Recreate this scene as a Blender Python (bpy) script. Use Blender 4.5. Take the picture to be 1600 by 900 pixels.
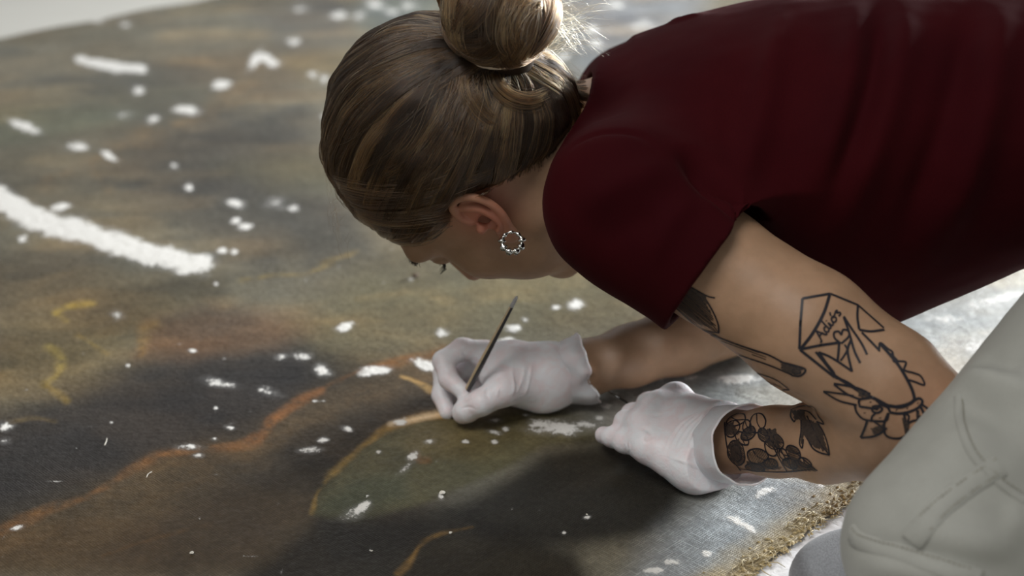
import bpy, bmesh, math, random
import numpy as np
from mathutils import Vector, Matrix, noise as mnoise
from mathutils.bvhtree import BVHTree

random.seed(7)
RNG = np.random.default_rng(7)
for o in list(bpy.data.objects):
    bpy.data.objects.remove(o)
scene = bpy.context.scene
COL = scene.collection

# ------------------------------------------------------------------ camera
CAM_H, PITCH, FPX = 0.685, math.radians(24.0), 2222.0
SP, CP = math.sin(PITCH), math.cos(PITCH)
cam = bpy.data.cameras.new('camera')
cam.sensor_width = 36.0
cam.lens = FPX * 36.0 / 1600.0
cam.clip_start = 0.02
cam.dof.use_dof = True
cam.dof.focus_distance = 1.22
cam.dof.aperture_fstop = 3.4
camo = bpy.data.objects.new('camera', cam)
COL.objects.link(camo)
camo.location = (0, 0, CAM_H)
camo.rotation_euler = (math.pi / 2 - PITCH, 0, 0)
scene.camera = camo

# ------------------------------------------------------------------ light
scene.view_settings.view_transform = 'Standard'
scene.view_settings.look = 'None'
scene.view_settings.gamma = 1.0
scene.view_settings.use_curve_mapping = False
scene.view_settings.exposure = 0.40

world = bpy.data.worlds.new('room_light')
scene.world = world
world.use_nodes = True
wn = world.node_tree
wn.nodes.clear()
wo = wn.nodes.new('ShaderNodeOutputWorld')
wb = wn.nodes.new('ShaderNodeBackground')
wb.inputs[0].default_value = (1.0, 0.985, 0.955, 1)
wb.inputs[1].default_value = 0.16
wn.links.new(wb.outputs[0], wo.inputs[0])


def area(name, loc, target, sx, sy, power, color):
    l = bpy.data.lights.new(name, 'AREA')
    l.shape = 'RECTANGLE'
    l.size, l.size_y = sx, sy
    l.energy = power
    l.color = color
    ob = bpy.data.objects.new(name, l)
    ob.location = loc
    d = Vector(target) - Vector(loc)
    ob.rotation_euler = d.to_track_quat('-Z', 'Y').to_euler()
    COL.objects.link(ob)
    return ob


area('low_window_light', (2.7, 3.3, 0.72), (0.35, 1.2, 0.05), 1.3, 0.8, 340, (0.95, 0.98, 1.0))
area('far_window_light', (-0.6, 5.6, 2.3), (0.0, 1.6, 0.0), 3.2, 1.4, 16, (0.96, 0.98, 1.0))
area('overhead_fill', (-0.7, 0.2, 2.4), (0.25, 1.15, 0.1), 1.2, 1.2, 28, (1.0, 0.97, 0.93))  # added soft fill for arm, trousers and gloves; no lamp seen there


# ------------------------------------------------------------------ photo geometry helpers
def P(px, py, d):
    """world point that is d metres in front of the camera"""
    u = (px - 800.0) / FPX * d
    v = (450.0 - py) / FPX * d
    return np.array((u, d * CP + v * SP, CAM_H - d * SP + v * CP))


def F(px, py, z=0.0):
    """world point on the horizontal plane z"""
    k = SP - (450.0 - py) / FPX * CP
    return P(px, py, (CAM_H - z) / k)


def pix(p):
    p = np.asarray(p, float)
    d = p[..., 1] * CP - (p[..., 2] - CAM_H) * SP
    v = p[..., 1] * SP + (p[..., 2] - CAM_H) * CP
    return np.stack((800 + p[..., 0] / d * FPX, 450 - v / d * FPX, d), -1)


def nrm(v):
    v = np.asarray(v, float)
    return v / np.linalg.norm(v)


# ------------------------------------------------------------------ distance-field modelling
class Field:
    def __init__(s, lo, hi, h, dense=()):
        """grid lo..hi with step h; dense = [(axis, lo, hi, step)]"""
        s.ax = []
        for a in range(3):
            x, out = lo[a], []
            while x < hi[a]:
                out.append(x)
                st = h
                for (da, dl, dh, ds) in dense:
                    if da == a and dl <= x <= dh:
                        st = min(st, ds)
                x += st
            s.ax.append(np.array(out, np.float32))
        s.D = np.full([len(a) for a in s.ax], 0.05, np.float32)

    def sub(s, lo, hi):
        i = [(max(0, int(np.searchsorted(s.ax[a], lo[a])) - 1), int(np.searchsorted(s.ax[a], hi[a])) + 1) for a in range(3)]
        sl = tuple(slice(*t) for t in i)
        X = s.ax[0][sl[0]][:, None, None]
        Y = s.ax[1][sl[1]][None, :, None]
        Z = s.ax[2][sl[2]][None, None, :]
        return sl, X, Y, Z

    def put(s, prim, k=0.01, op='u'):
        fn, lo, hi = prim
        m = max(k, 0.012) + 0.004
        sl, X, Y, Z = s.sub(np.asarray(lo) - m, np.asarray(hi) + m)
        if min(s.D[sl].shape) == 0:
            return
        d = fn(X, Y, Z).astype(np.float32)
        a = s.D[sl]
        if op == 'u':
            s.D[sl] = smin(a, d, k)
        elif op == 'sub':
            s.D[sl] = -smin(-a, d, k)
        elif op == 'cut':
            s.D[sl] = -smin(-a, -d, k)

    def mesh(s):
        return surface_nets(s.D, s.ax)


def smin(a, b, k):
    if k <= 0:
        return np.minimum(a, b)
    h = np.maximum(k - np.abs(a - b), 0) / k
    return np.minimum(a, b) - h * h * k * 0.25


def rcone(a, b, r1, r2):
    a, b = np.asarray(a, float), np.asarray(b, float)
    ab = b - a
    L2 = max(float(ab @ ab), 1e-12)
    R = max(r1, r2)

    def fn(X, Y, Z):
        x, y, z = X - a[0], Y - a[1], Z - a[2]
        h = np.clip((x * ab[0] + y * ab[1] + z * ab[2]) / L2, 0, 1)
        dx, dy, dz = x - h * ab[0], y - h * ab[1], z - h * ab[2]
        return np.sqrt(dx * dx + dy * dy + dz * dz) - (r1 + (r2 - r1) * h)
    return fn, np.minimum(a, b) - R, np.maximum(a, b) + R


def ball(c, r):
    return rcone(c, np.asarray(c, float) + 1e-5, r, r)


def ellipsoid(c, radii, axes=None):
    c = np.asarray(c, float)
    M = np.eye(3) if axes is None else np.array([nrm(v) for v in axes])
    r = np.asarray(radii, float)
    ext = np.sqrt(((M * r[:, None]) ** 2).sum(0))

    def fn(X, Y, Z):
        x, y, z = X - c[0], Y - c[1], Z - c[2]
        q = [M[i, 0] * x + M[i, 1] * y + M[i, 2] * z for i in range(3)]
        k0 = np.sqrt(sum((q[i] / r[i]) ** 2 for i in range(3)))
        k1 = np.sqrt(sum((q[i] / (r[i] ** 2)) ** 2 for i in range(3)))
        return k0 * (k0 - 1) / np.maximum(k1, 1e-6)
    return fn, c - ext, c + ext


def eltube(a, b, udir, ts, ru, rvp, rvm):
    """tube along a->b whose elliptic section changes along it; udir is the width direction, v = t x u"""
    a, b = np.asarray(a, float), np.asarray(b, float)
    L = np.linalg.norm(b - a)
    t = (b - a) / L
    u = np.asarray(udir, float)
    u = nrm(u - t * (u @ t))
    v = np.cross(u, t)
    if v[2] < 0:
        v = -v
    R = max(max(ru), max(rvp), max(rvm))

    def fn(X, Y, Z):
        x, y, z = X - a[0], Y - a[1], Z - a[2]
        s = (x * t[0] + y * t[1] + z * t[2]) / L
        cu = x * u[0] + y * u[1] + z * u[2]
        cv = x * v[0] + y * v[1] + z * v[2]
        sc = np.clip(s, 0, 1)
        RU = np.interp(sc, ts, ru)
        RV = np.where(cv > 0, np.interp(sc, ts, rvp), np.interp(sc, ts, rvm))
        e = np.maximum(np.abs(s - 0.5) - 0.5, 0) * L
        k0 = np.sqrt((cu / RU) ** 2 + (cv / RV) ** 2)
        k1 = np.sqrt((cu / RU ** 2) ** 2 + (cv / RV ** 2) ** 2)
        d = k0 * (k0 - 1) / np.maximum(k1, 1e-6)
        d = np.where(k0 < 0.15, -np.minimum(RU, RV) * 0.9, d)
        return np.where(e > 0, np.sqrt(e * e + np.maximum(d, 0) ** 2), d)
    return fn, np.minimum(a, b) - R, np.maximum(a, b) + R


def halfspace_cut(prim, point, normal):
    """keep the side the normal points away from"""
    fn0, lo, hi = prim
    p, n = np.asarray(point, float), nrm(normal)

    def fn(X, Y, Z):
        return np.maximum(fn0(X, Y, Z), (X - p[0]) * n[0] + (Y - p[1]) * n[1] + (Z - p[2]) * n[2])
    return fn, lo, hi


def surface_nets(D, ax):
    ins = D < 0
    nx, ny, nz = D.shape
    cnt = np.zeros((nx - 1, ny - 1, nz - 1), np.uint8)
    for i in (0, 1):
        for j in (0, 1):
            for k in (0, 1):
                cnt += ins[i:nx - 1 + i, j:ny - 1 + j, k:nz - 1 + k]
    I, J, K = np.nonzero((cnt > 0) & (cnt < 8))
    del cnt
    flat = (I * (ny - 1) + J) * (nz - 1) + K
    n = len(flat)
    acc = np.zeros((n, 3), np.float64)
    num = np.zeros(n)
    corners = [(i, j, k) for i in (0, 1) for j in (0, 1) for k in (0, 1)]
    val = {c: D[I + c[0], J + c[1], K + c[2]].astype(np.float64) for c in corners}
    A = [np.asarray(a, np.float64) for a in ax]
    pos = {c: (A[0][I + c[0]], A[1][J + c[1]], A[2][K + c[2]]) for c in corners}
    for c in corners:
        for a in range(3):
            if c[a] == 0:
                c2 = tuple(1 if q == a else c[q] for q in range(3))
                v0, v1 = val[c], val[c2]
                m = (v0 < 0) != (v1 < 0)
                t = np.where(m, v0 / np.where(v0 == v1, 1, v0 - v1), 0)
                for q in range(3):
                    acc[:, q] += np.where(m, pos[c][q] + t * (pos[c2][q] - pos[c][q]), 0)
                num += m
    V = acc / num[:, None]
    faces = []

    def vid(i, j, k):
        return np.searchsorted(flat, (i * (ny - 1) + j) * (nz - 1) + k)
    e = ins[:-1, 1:-1, 1:-1] != ins[1:, 1:-1, 1:-1]
    i, j, k = np.nonzero(e)
    s = ins[i, j + 1, k + 1]
    q = np.stack((vid(i, j, k), vid(i, j + 1, k), vid(i, j + 1, k + 1), vid(i, j, k + 1)), 1)
    faces.append(np.where(s[:, None], q, q[:, ::-1]))
    e = ins[1:-1, :-1, 1:-1] != ins[1:-1, 1:, 1:-1]
    i, j, k = np.nonzero(e)
    s = ins[i + 1, j, k + 1]
    q = np.stack((vid(i, j, k), vid(i, j, k + 1), vid(i + 1, j, k + 1), vid(i + 1, j, k)), 1)
    faces.append(np.where(s[:, None], q, q[:, ::-1]))
    e = ins[1:-1, 1:-1, :-1] != ins[1:-1, 1:-1, 1:]
    i, j, k = np.nonzero(e)
    s = ins[i + 1, j + 1, k]
    q = np.stack((vid(i, j, k), vid(i + 1, j, k), vid(i + 1, j + 1, k), vid(i, j + 1, k)), 1)
    faces.append(np.where(s[:, None], q, q[:, ::-1]))
    return V, np.concatenate(faces)


def vnormals(V, Fq):
    n = np.zeros_like(V)
    fn = np.cross(V[Fq[:, 2]] - V[Fq[:, 0]], V[Fq[:, -1]] - V[Fq[:, 1]])
    for c in range(Fq.shape[1]):
        for a in range(3):
            n[:, a] += np.bincount(Fq[:, c], fn[:, a], len(V))
    return n / np.maximum(np.linalg.norm(n, axis=1), 1e-12)[:, None]


def smooth(V, Fq, it=2, lam=0.5, w=None):
    e = np.concatenate([Fq[:, [i, (i + 1) % Fq.shape[1]]] for i in range(Fq.shape[1])])
    deg = np.maximum(np.bincount(e.ravel(), minlength=len(V)), 1)[:, None]
    for _ in range(it):
        acc = np.zeros_like(V)
        for a in range(3):
            acc[:, a] = np.bincount(e[:, 0], V[e[:, 1], a], len(V)) + np.bincount(e[:, 1], V[e[:, 0], a], len(V))
        d = lam * (acc / deg - V)
        V = V + (d if w is None else d * w[:, None])
    return V


def keep_largest(V, Fq, nmin=200):
    """drop stray islands"""
    lab = np.arange(len(V))
    while True:
        m = lab[Fq].min(1)
        new = lab.copy()
        for c in range(Fq.shape[1]):
            np.minimum.at(new, Fq[:, c], m)
        new = new[new]
        if (new == lab).all():
            break
        lab = new
    cnt = np.bincount(lab, minlength=len(V))
    ok = cnt[lab] >= nmin
    idx = np.cumsum(ok) - 1
    return V[ok], idx[Fq[ok[Fq[:, 0]]]]


# ------------------------------------------------------------------ objects
def newmesh(name, V, Fq, mat=None, parent=None, smooth_on=True, attrs=None):
    me = bpy.data.meshes.new(name)
    V = np.asarray(V, np.float32)
    if isinstance(Fq, np.ndarray):
        nf, w = Fq.shape
        me.vertices.add(len(V))
        me.vertices.foreach_set('co', V.ravel())
        me.loops.add(nf * w)
        me.loops.foreach_set('vertex_index', Fq.astype(np.int32).ravel())
        me.polygons.add(nf)
        me.polygons.foreach_set('loop_start', np.arange(0, nf * w, w, dtype=np.int32))
        me.update(calc_edges=True)
        me.validate()
    else:
        me.from_pydata([tuple(map(float, v)) for v in V], [], Fq)
        me.update()
    if smooth_on:
        me.polygons.foreach_set('use_smooth', np.ones(len(me.polygons), bool))
    for an, (typ, arr) in (attrs or {}).items():
        at = me.attributes.new(an, typ, 'POINT')
        arr = np.asarray(arr, np.float32)
        if typ == 'FLOAT_COLOR':
            at.data.foreach_set('color', np.concatenate((arr, np.ones((len(arr), 1), np.float32)), 1).ravel())
        elif typ == 'FLOAT_VECTOR':
            at.data.foreach_set('vector', arr.ravel())
        else:
            at.data.foreach_set('value', arr.ravel())
    if mat:
        me.materials.append(mat)
    ob = bpy.data.objects.new(name, me)
    COL.objects.link(ob)
    if parent is not None:
        ob.parent = parent
    return ob


def tag(o, label=None, cat=None, group=None, kind=None):
    for k, v in (('label', label), ('category', cat), ('group', group), ('kind', kind)):
        if v:
            o[k] = v
    return o


def tube(pts, radii, n=8, caps=True, squash=None):
    """swept tube -> V, faces(list)"""
    pts = [np.asarray(p, float) for p in pts]
    if np.isscalar(radii):
        radii = [radii] * len(pts)
    V, Fl = [], []
    t0 = nrm(pts[1] - pts[0])
    ref = np.array((0, 0, 1.0)) if abs(t0[2]) < 0.9 else np.array((1.0, 0, 0))
    u = nrm(np.cross(ref, t0))
    for i, p in enumerate(pts):
        t = nrm(pts[min(i + 1, len(pts) - 1)] - pts[max(i - 1, 0)])
        u = nrm(u - t * (u @ t))
        w = np.cross(t, u)
        for j in range(n):
            a = 2 * math.pi * j / n
            V.append(p + radii[i] * (math.cos(a) * u + math.sin(a) * w))
    for i in range(len(pts) - 1):
        for j in range(n):
            a, b = i * n + j, i * n + (j + 1) % n
            Fl.append((a, b, b + n, a + n))
    if caps:
        Fl.append(tuple(range(n))[::-1])
        Fl.append(tuple(range((len(pts) - 1) * n, len(pts) * n)))
    return V, Fl


class MB:
    def __init__(s):
        s.V, s.F = [], []

    def add(s, vf):
        o = len(s.V)
        s.V += list(vf[0])
        s.F += [tuple(i + o for i in f) for f in vf[1]]
        return s

    def build(s, name, mat, parent=None, smooth_on=True):
        return newmesh(name, np.array(s.V), s.F, mat, parent, smooth_on)


def catmull(pts, n=8):
    """smooth polyline through the points"""
    p = np.asarray(pts, float)
    q = np.vstack((2 * p[0] - p[1], p, 2 * p[-1] - p[-2]))
    out = []
    for i in range(1, len(q) - 2):
        for t in np.linspace(0, 1, n, endpoint=False):
            a, b, c, d = q[i - 1], q[i], q[i + 1], q[i + 2]
            out.append(0.5 * (2 * b + (c - a) * t + (2 * a - 5 * b + 4 * c - d) * t * t + (3 * b - a - 3 * c + d) * t ** 3))
    out.append(p[-1])
    return np.array(out)


def vnoise(p, seed=0):
    """cheap smooth value noise on an (n,3) or (n,2) array, -1..1"""
    p = np.asarray(p, np.float64)
    i = np.floor(p).astype(np.int64)
    f = p - i
    f = f * f * (3 - 2 * f)
    dim = p.shape[1]
    out = np.zeros(len(p))
    for c in range(1 << dim):
        w = np.ones(len(p))
        h = np.full(len(p), seed * 7919 + 13, np.int64)
        for a in range(dim):
            b = (c >> a) & 1
            w *= f[:, a] if b else 1 - f[:, a]
            h = (h * 73856093) ^ ((i[:, a] + b) * (19349663, 83492791, 50331653)[a])
        h = (h ^ (h >> 13)) * 1274126177
        h = (h ^ (h >> 16)) & 0xFFFFFF
        out += w * (h / float(0xFFFFFF))
    return out * 2 - 1


def fbm(p, seed=0, octs=4):
    p = np.asarray(p, np.float64)
    out, a = np.zeros(len(p)), 0.5
    for o in range(octs):
        out += a * vnoise(p * 2 ** o, seed + o)
        a *= 0.5
    return out


def sstep(a, b, x):
    t = np.clip((x - a) / (b - a), 0, 1)
    return t * t * (3 - 2 * t)


# ------------------------------------------------------------------ materials
class NT:
    def __init__(s, name):
        s.m = bpy.data.materials.new(name)
        s.m.use_nodes = True
        s.t = s.m.node_tree
        s.t.nodes.clear()
        s.out = s.n('ShaderNodeOutputMaterial')

    def n(s, typ, **kw):
        nd = s.t.nodes.new(typ)
        for k, v in kw.items():
            setattr(nd, k, v)
        return nd

    def set(s, nd, **kw):
        for k, v in kw.items():
            key = int(k[1:]) if k[0] == '_' else k.replace('_', ' ')
            sock = nd.inputs[key]
            if hasattr(v, 'is_output'):
                s.t.links.new(v, sock)
            else:
                sock.default_value = v
        return nd

    def noise(s, vec, scale, detail=3, rough=0.5, dist=0.0):
        nd = s.n('ShaderNodeTexNoise')
        s.set(nd, Vector=vec, Scale=scale, Detail=detail, Roughness=rough, Distortion=dist)
        return nd.outputs['Fac']

    def math(s, op, a, b=0.0, c=0.0, clamp=False):
        nd = s.n('ShaderNodeMath', operation=op, use_clamp=clamp)
        s.set(nd, _0=a, _1=b)
        if op in ('MULTIPLY_ADD', 'SMOOTH_MIN'):
            s.set(nd, _2=c)
        return nd.outputs[0]

    def mix(s, fac, a, b, blend='MIX'):
        nd = s.n('ShaderNodeMix', data_type='RGBA', blend_type=blend)
        s.set(nd, _0=fac, _6=a, _7=b)
        return nd.outputs[2]

    def ramp(s, fac, lo, hi, a=0.0, b=1.0, smooth=True):
        nd = s.n('ShaderNodeMapRange', interpolation_type='SMOOTHSTEP' if smooth else 'LINEAR')
        s.set(nd, _0=fac, _1=lo, _2=hi, _3=a, _4=b)
        return nd.outputs[0]

    def attr(s, name, out='Fac'):
        return s.n('ShaderNodeAttribute', attribute_name=name).outputs[out]

    def coord(s):
        return s.n('ShaderNodeTexCoord').outputs['Object']

    def scaled(s, vec, sc, rot=(0, 0, 0)):
        nd = s.n('ShaderNodeMapping')
        s.set(nd, Vector=vec, Rotation=rot, Scale=sc)
        return nd.outputs[0]

    def bump(s, h, strength=0.3, dist=0.001):
        nd = s.n('ShaderNodeBump')
        s.set(nd, Height=h, Strength=strength, Distance=dist)
        return nd.outputs[0]

    def bsdf(s, **kw):
        nd = s.n('ShaderNodeBsdfPrincipled')
        s.set(nd, **kw)
        s.t.links.new(nd.outputs[0], s.out.inputs[0])
        return nd


def rgb(h):
    """sRGB 0-255 triple -> linear rgba"""
    c = [(x / 255.0) for x in h]
    c = [x / 12.92 if x <= 0.04045 else ((x + 0.055) / 1.055) ** 2.4 for x in c]
    return (*c, 1.0)


def mat_plain(name, col, rough=0.5, metal=0.0, **kw):
    m = NT(name)
    co = m.coord()
    n = m.noise(co, 160, 3)
    c = rgb(col)
    d = tuple(x * 0.82 for x in c[:3]) + (1,)
    m.bsdf(Base_Color=m.mix(m.ramp(n, 0.35, 0.65), c, d), Roughness=rough, Metallic=metal, **kw)
    return m.m


# ------------------------------------------------------------------ floor, white sheet, painting
E0, E1 = F(1200, 882), F(1392, 738)
eS = nrm(E1 - E0)                       # along the frayed edge
eT = np.array((-eS[1], eS[0], 0.0))     # into the painting
if eT[0] > 0:
    eT = -eT


def st_of(p):
    q = np.asarray(p) - E0
    return q @ eS, q @ eT


def mat_floor():
    m = NT('pale_floor')
    n = m.noise(m.coord(), 3.0, 5)
    m.bsdf(Base_Color=m.mix(n, rgb((196, 194, 186)), rgb((214, 212, 204))), Roughness=0.55)
    return m.m


fl = newmesh('floor', [(-5, -0.5, -0.006), (5, -0.5, -0.006), (5, 8, -0.006), (-5, 8, -0.006)], [(0, 1, 2, 3)], mat_floor())
fl['kind'] = 'structure'


def grid(ss, ts):
    S, T = np.meshgrid(ss, ts, indexing='ij')
    V = E0 + S.ravel()[:, None] * eS + T.ravel()[:, None] * eT
    a, b = len(ss), len(ts)
    i = (np.arange(a - 1)[:, None] * b + np.arange(b - 1)[None]).ravel()
    return V, np.stack((i, i + b, i + b + 1, i + 1), 1) if np.cross(eS, eT)[2] > 0 else np.stack((i, i + 1, i + b + 1, i + b), 1), S.ravel(), T.ravel()


def mat_sheet():
    m = NT('white_tissue')
    co = m.coord()
    n = m.noise(co, 55, 5, 0.6, 0.8)
    b = m.bsdf(Base_Color=m.mix(m.ramp(m.noise(co, 25, 3), 0.35, 0.7), rgb((236, 236, 238)), rgb((220, 220, 224))), Roughness=0.75)
    m.set(b, Normal=m.bump(n, 0.5, 0.003))
    return m.m


ss = np.arange(-0.5, 1.3, 0.006)
ts = np.arange(-0.16, 0.05, 0.004)
V, Q, S, T = grid(ss, ts)
w = np.concatenate((V[:, :2] * 18, np.zeros((len(V), 1))), 1)
rid = 1 - np.abs(fbm(w, 61, 3)) * 2.2
V[:, 2] = np.where(T > -0.004, -0.0035, -0.003 + 0.006 * np.clip(rid - 0.35, 0, 1) * sstep(0.004, 0.03, -T))
sheet = newmesh('tissue_sheet', V, Q, mat_sheet())
tag(sheet, 'white wrinkled protective tissue showing past the frayed canvas edge', 'sheet')


# ---- canvas colours, with glare, a lit patch and a hand shadow painted in: position in photo pixels only locates each mark on the floor plane
def seg_dist(X, Y, pts):
    c = catmull(pts, 5)
    d = np.full(len(X), 1e9)
    for i in range(len(c) - 1):
        ax, ay = c[i]
        bx_, by_ = c[i + 1] - c[i]
        h = np.clip(((X - ax) * bx_ + (Y - ay) * by_) / max(bx_ * bx_ + by_ * by_, 1e-9), 0, 1)
        d = np.minimum(d, np.hypot(X - ax - h * bx_, (Y - ay - h * by_) * 1.5))
    return d


def inpoly(X, Y, poly, soft):
    p = np.asarray(poly, float)
    ins = np.zeros(len(X), bool)
    d = np.full(len(X), 1e9)
    for i in range(len(p)):
        a, b = p[i], p[(i + 1) % len(p)]
        c = (a[1] > Y) != (b[1] > Y)
        xi = (b[0] - a[0]) * (Y - a[1]) / (b[1] - a[1] if b[1] != a[1] else 1e-9) + a[0]
        ins ^= c & (X < xi)
        e = b - a
        h = np.clip(((X - a[0]) * e[0] + (Y - a[1]) * e[1]) / max(e @ e, 1e-9), 0, 1)
        d = np.minimum(d, np.hypot(X - a[0] - h * e[0], Y - a[1] - h * e[1]))
    return sstep(-soft, soft, np.where(ins, d, -d))


AREAS = [  # polygon, colour, strength, softness
    ([(-400, 900), (-400, 620), (0, 640), (150, 600), (330, 560), (480, 540), (700, 560), (700, 900)], (44, 36, 27), 0.9, 60),
    ([(-300, 720), (0, 640), (200, 570), (330, 545), (480, 530), (560, 560), (480, 600), (420, 650), (300, 690), (120, 760), (-300, 900)], (42, 40, 40), 0.8, 30),
    ([(-100, 640), (0, 500), (120, 440), (330, 450), (230, 540), (120, 600)], (94, 82, 54), 0.8, 50),
    ([(215, 560), (230, 500), (330, 480), (470, 490), (560, 500), (430, 540), (300, 560)], (108, 78, 52), 0.75, 22),
    ([(-100, 420), (0, 400), (200, 420), (340, 450), (200, 500), (0, 520)], (86, 75, 56), 0.7, 40),
    ([(560, 420), (1000, 400), (1000, 520), (760, 560), (500, 560), (460, 500)], (100, 92, 66), 0.7, 50),
    ([(240, 170), (470, 180), (540, 330), (420, 420), (240, 330), (150, 280)], (74, 69, 62), 0.7, 50),
    ([(-60, 190), (0, 170), (160, 166), (215, 178), (120, 205), (20, 225), (-60, 240)], (120, 122, 96), 0.7, 14),
    ([(-100, 160), (0, 150), (240, 120), (330, 140), (240, 200), (120, 215), (-100, 330)], (88, 86, 74), 0.6, 30),
    ([(240, 100), (330, 70), (480, 60), (540, 90), (520, 130), (420, 150), (300, 125)], (110, 96, 76), 0.6, 22),
    ([(430, 90), (560, 80), (560, 130), (480, 130)], (132, 118, 86), 0.5, 18),
    ([(330, 260), (470, 235), (540, 250), (530, 300), (420, 300)], (104, 98, 74), 0.6, 24),
    ([(440, 345), (545, 330), (590, 400), (480, 420)], (60, 62, 62), 0.6, 26),
    ([(240, 250), (340, 230), (520, 330), (420, 340)], (66, 64, 60), 0.5, 30),
    ([(-300, 900), (0, 830), (130, 780), (240, 712), (390, 690), (470, 620), (600, 572), (690, 545), (720, 640), (560, 700), (490, 800), (520, 900)], (80, 67, 48), 0.8, 20),
    ([(100, 900), (260, 800), (420, 720), (560, 680), (490, 800), (380, 900)], (64, 54, 43), 0.6, 30),
    ([(420, 690), (560, 640), (690, 600), (700, 640), (600, 665), (500, 760)], (42, 34, 24), 0.7, 20),
    ([(486, 806), (505, 765), (545, 716), (600, 672), (650, 655), (760, 650), (930, 640), (960, 690), (850, 700), (760, 745), (650, 790), (560, 818)], (84, 80, 56), 0.9, 8),
    ([(500, 800), (560, 740), (640, 740), (640, 780), (560, 812)], (66, 72, 58), 0.6, 18),
    ([(760, 760), (850, 700), (960, 690), (1080, 760), (1040, 840), (900, 860), (760, 860), (680, 800)], (13, 11, 8), 0.9, 26),  # cast shadow of the left hand and arm, painted into the canvas
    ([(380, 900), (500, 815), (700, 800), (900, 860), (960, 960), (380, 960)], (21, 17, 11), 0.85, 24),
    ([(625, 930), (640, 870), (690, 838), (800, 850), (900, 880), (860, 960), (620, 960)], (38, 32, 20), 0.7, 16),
    ([(900, 640), (1000, 560), (1200, 540), (1700, 400), (1700, 640), (1400, 745), (1200, 780), (1000, 700)], (148, 150, 148), 0.85, 40),  # glare on the canvas behind her, painted as pale grey
    ([(1000, 860), (1080, 780), (1220, 745), (1400, 738), (1190, 905), (960, 960)], (138, 142, 144), 0.9, 34),  # bloomed grey-blue varnish, with the lit patch brightened into its colour
    ([(860, -60), (1100, -60), (1100, 80), (900, 120)], (128, 130, 134), 0.7, 40),
    ([(560, -40), (700, -40), (700, 40), (560, 50)], (112, 122, 118), 0.6, 24),
    ([(380, 20), (520, -10), (560, 60), (440, 70)], (98, 96, 94), 0.5, 24),
]
STROKES = [  # points, half width, colour, strength
    ([(0, 860), (70, 830), (140, 805), (200, 770), (250, 742), (310, 732), (395, 716), (445, 680), (490, 650), (560, 618), (620, 600), (690, 580)], 26, (94, 76, 52), 0.55),
    ([(520, 770), (560, 730), (610, 696), (660, 680), (740, 680)], 18, (112, 104, 76), 0.5),
    ([(0, 832), (60, 805), (130, 780), (190, 742), (240, 713), (300, 704), (390, 690), (430, 655), (470, 621), (540, 592), (600, 570), (690, 545)], 9, (116, 82, 48), 0.85),
    ([(400, 682), (432, 650), (470, 622), (500, 608)], 8, (124, 82, 48), 0.7),
    ([(486, 806), (500, 770), (545, 716), (592, 676), (640, 655), (690, 648)], 6, (146, 116, 60), 0.9),
    ([(628, 592), (650, 600), (676, 613)], 4.5, (204, 166, 104), 0.95),
    ([(610, 662), (640, 655), (684, 647)], 5, (214, 196, 166), 0.9),
    ([(737, 825), (690, 836), (662, 852), (640, 880), (622, 900)], 5, (136, 104, 54), 0.7),
    ([(650, 716), (662, 722), (670, 720)], 7, (134, 92, 50), 0.6),
    ([(70, 288), (110, 268), (160, 245), (230, 214), (290, 190), (330, 172), (388, 130)], 15, (122, 104, 78), 0.7),
    ([(145, 258), (152, 275), (165, 292)], 8, (120, 102, 76), 0.5),
    ([(330, 170), (420, 150), (520, 150)], 12, (112, 98, 78), 0.5),
    ([(380, 440), (430, 430), (470, 428), (520, 408), (560, 394)], 5, (146, 124, 70), 0.7),
    ([(88, 492), (105, 482), (138, 478)], 6, (148, 130, 62), 0.7),
    ([(86, 492), (100, 504)], 5, (148, 130, 62), 0.5),
    ([(120, 525), (145, 540), (165, 556)], 5, (140, 118, 60), 0.6),
    ([(76, 540), (96, 560), (92, 582), (70, 600)], 7, (140, 124, 62), 0.6),
    ([(222, 556), (222, 520), (245, 505)], 9, (142, 112, 62), 0.6),
    ([(70, 600), (90, 615), (106, 628)], 5, (140, 120, 62), 0.5),
    ([(560, 470), (640, 455), (700, 470)], 10, (134, 116, 80), 0.45),
    ([(20, 660), (60, 655), (90, 662)], 7, (112, 96, 62), 0.5),
    ([(160, 872), (220, 850), (330, 820)], 7, (108, 82, 50), 0.5),
    ([(210, 800), (300, 755), (420, 725)], 9, (92, 74, 50), 0.45),
    ([(690, 500), (760, 470), (850, 455)], 12, (120, 108, 78), 0.4),
    ([(740, 640), (860, 620), (960, 610)], 10, (104, 110, 94), 0.4),
    ([(905, 600), (1000, 620), (1060, 640)], 16, (74, 74, 70), 0.5),
]
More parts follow.
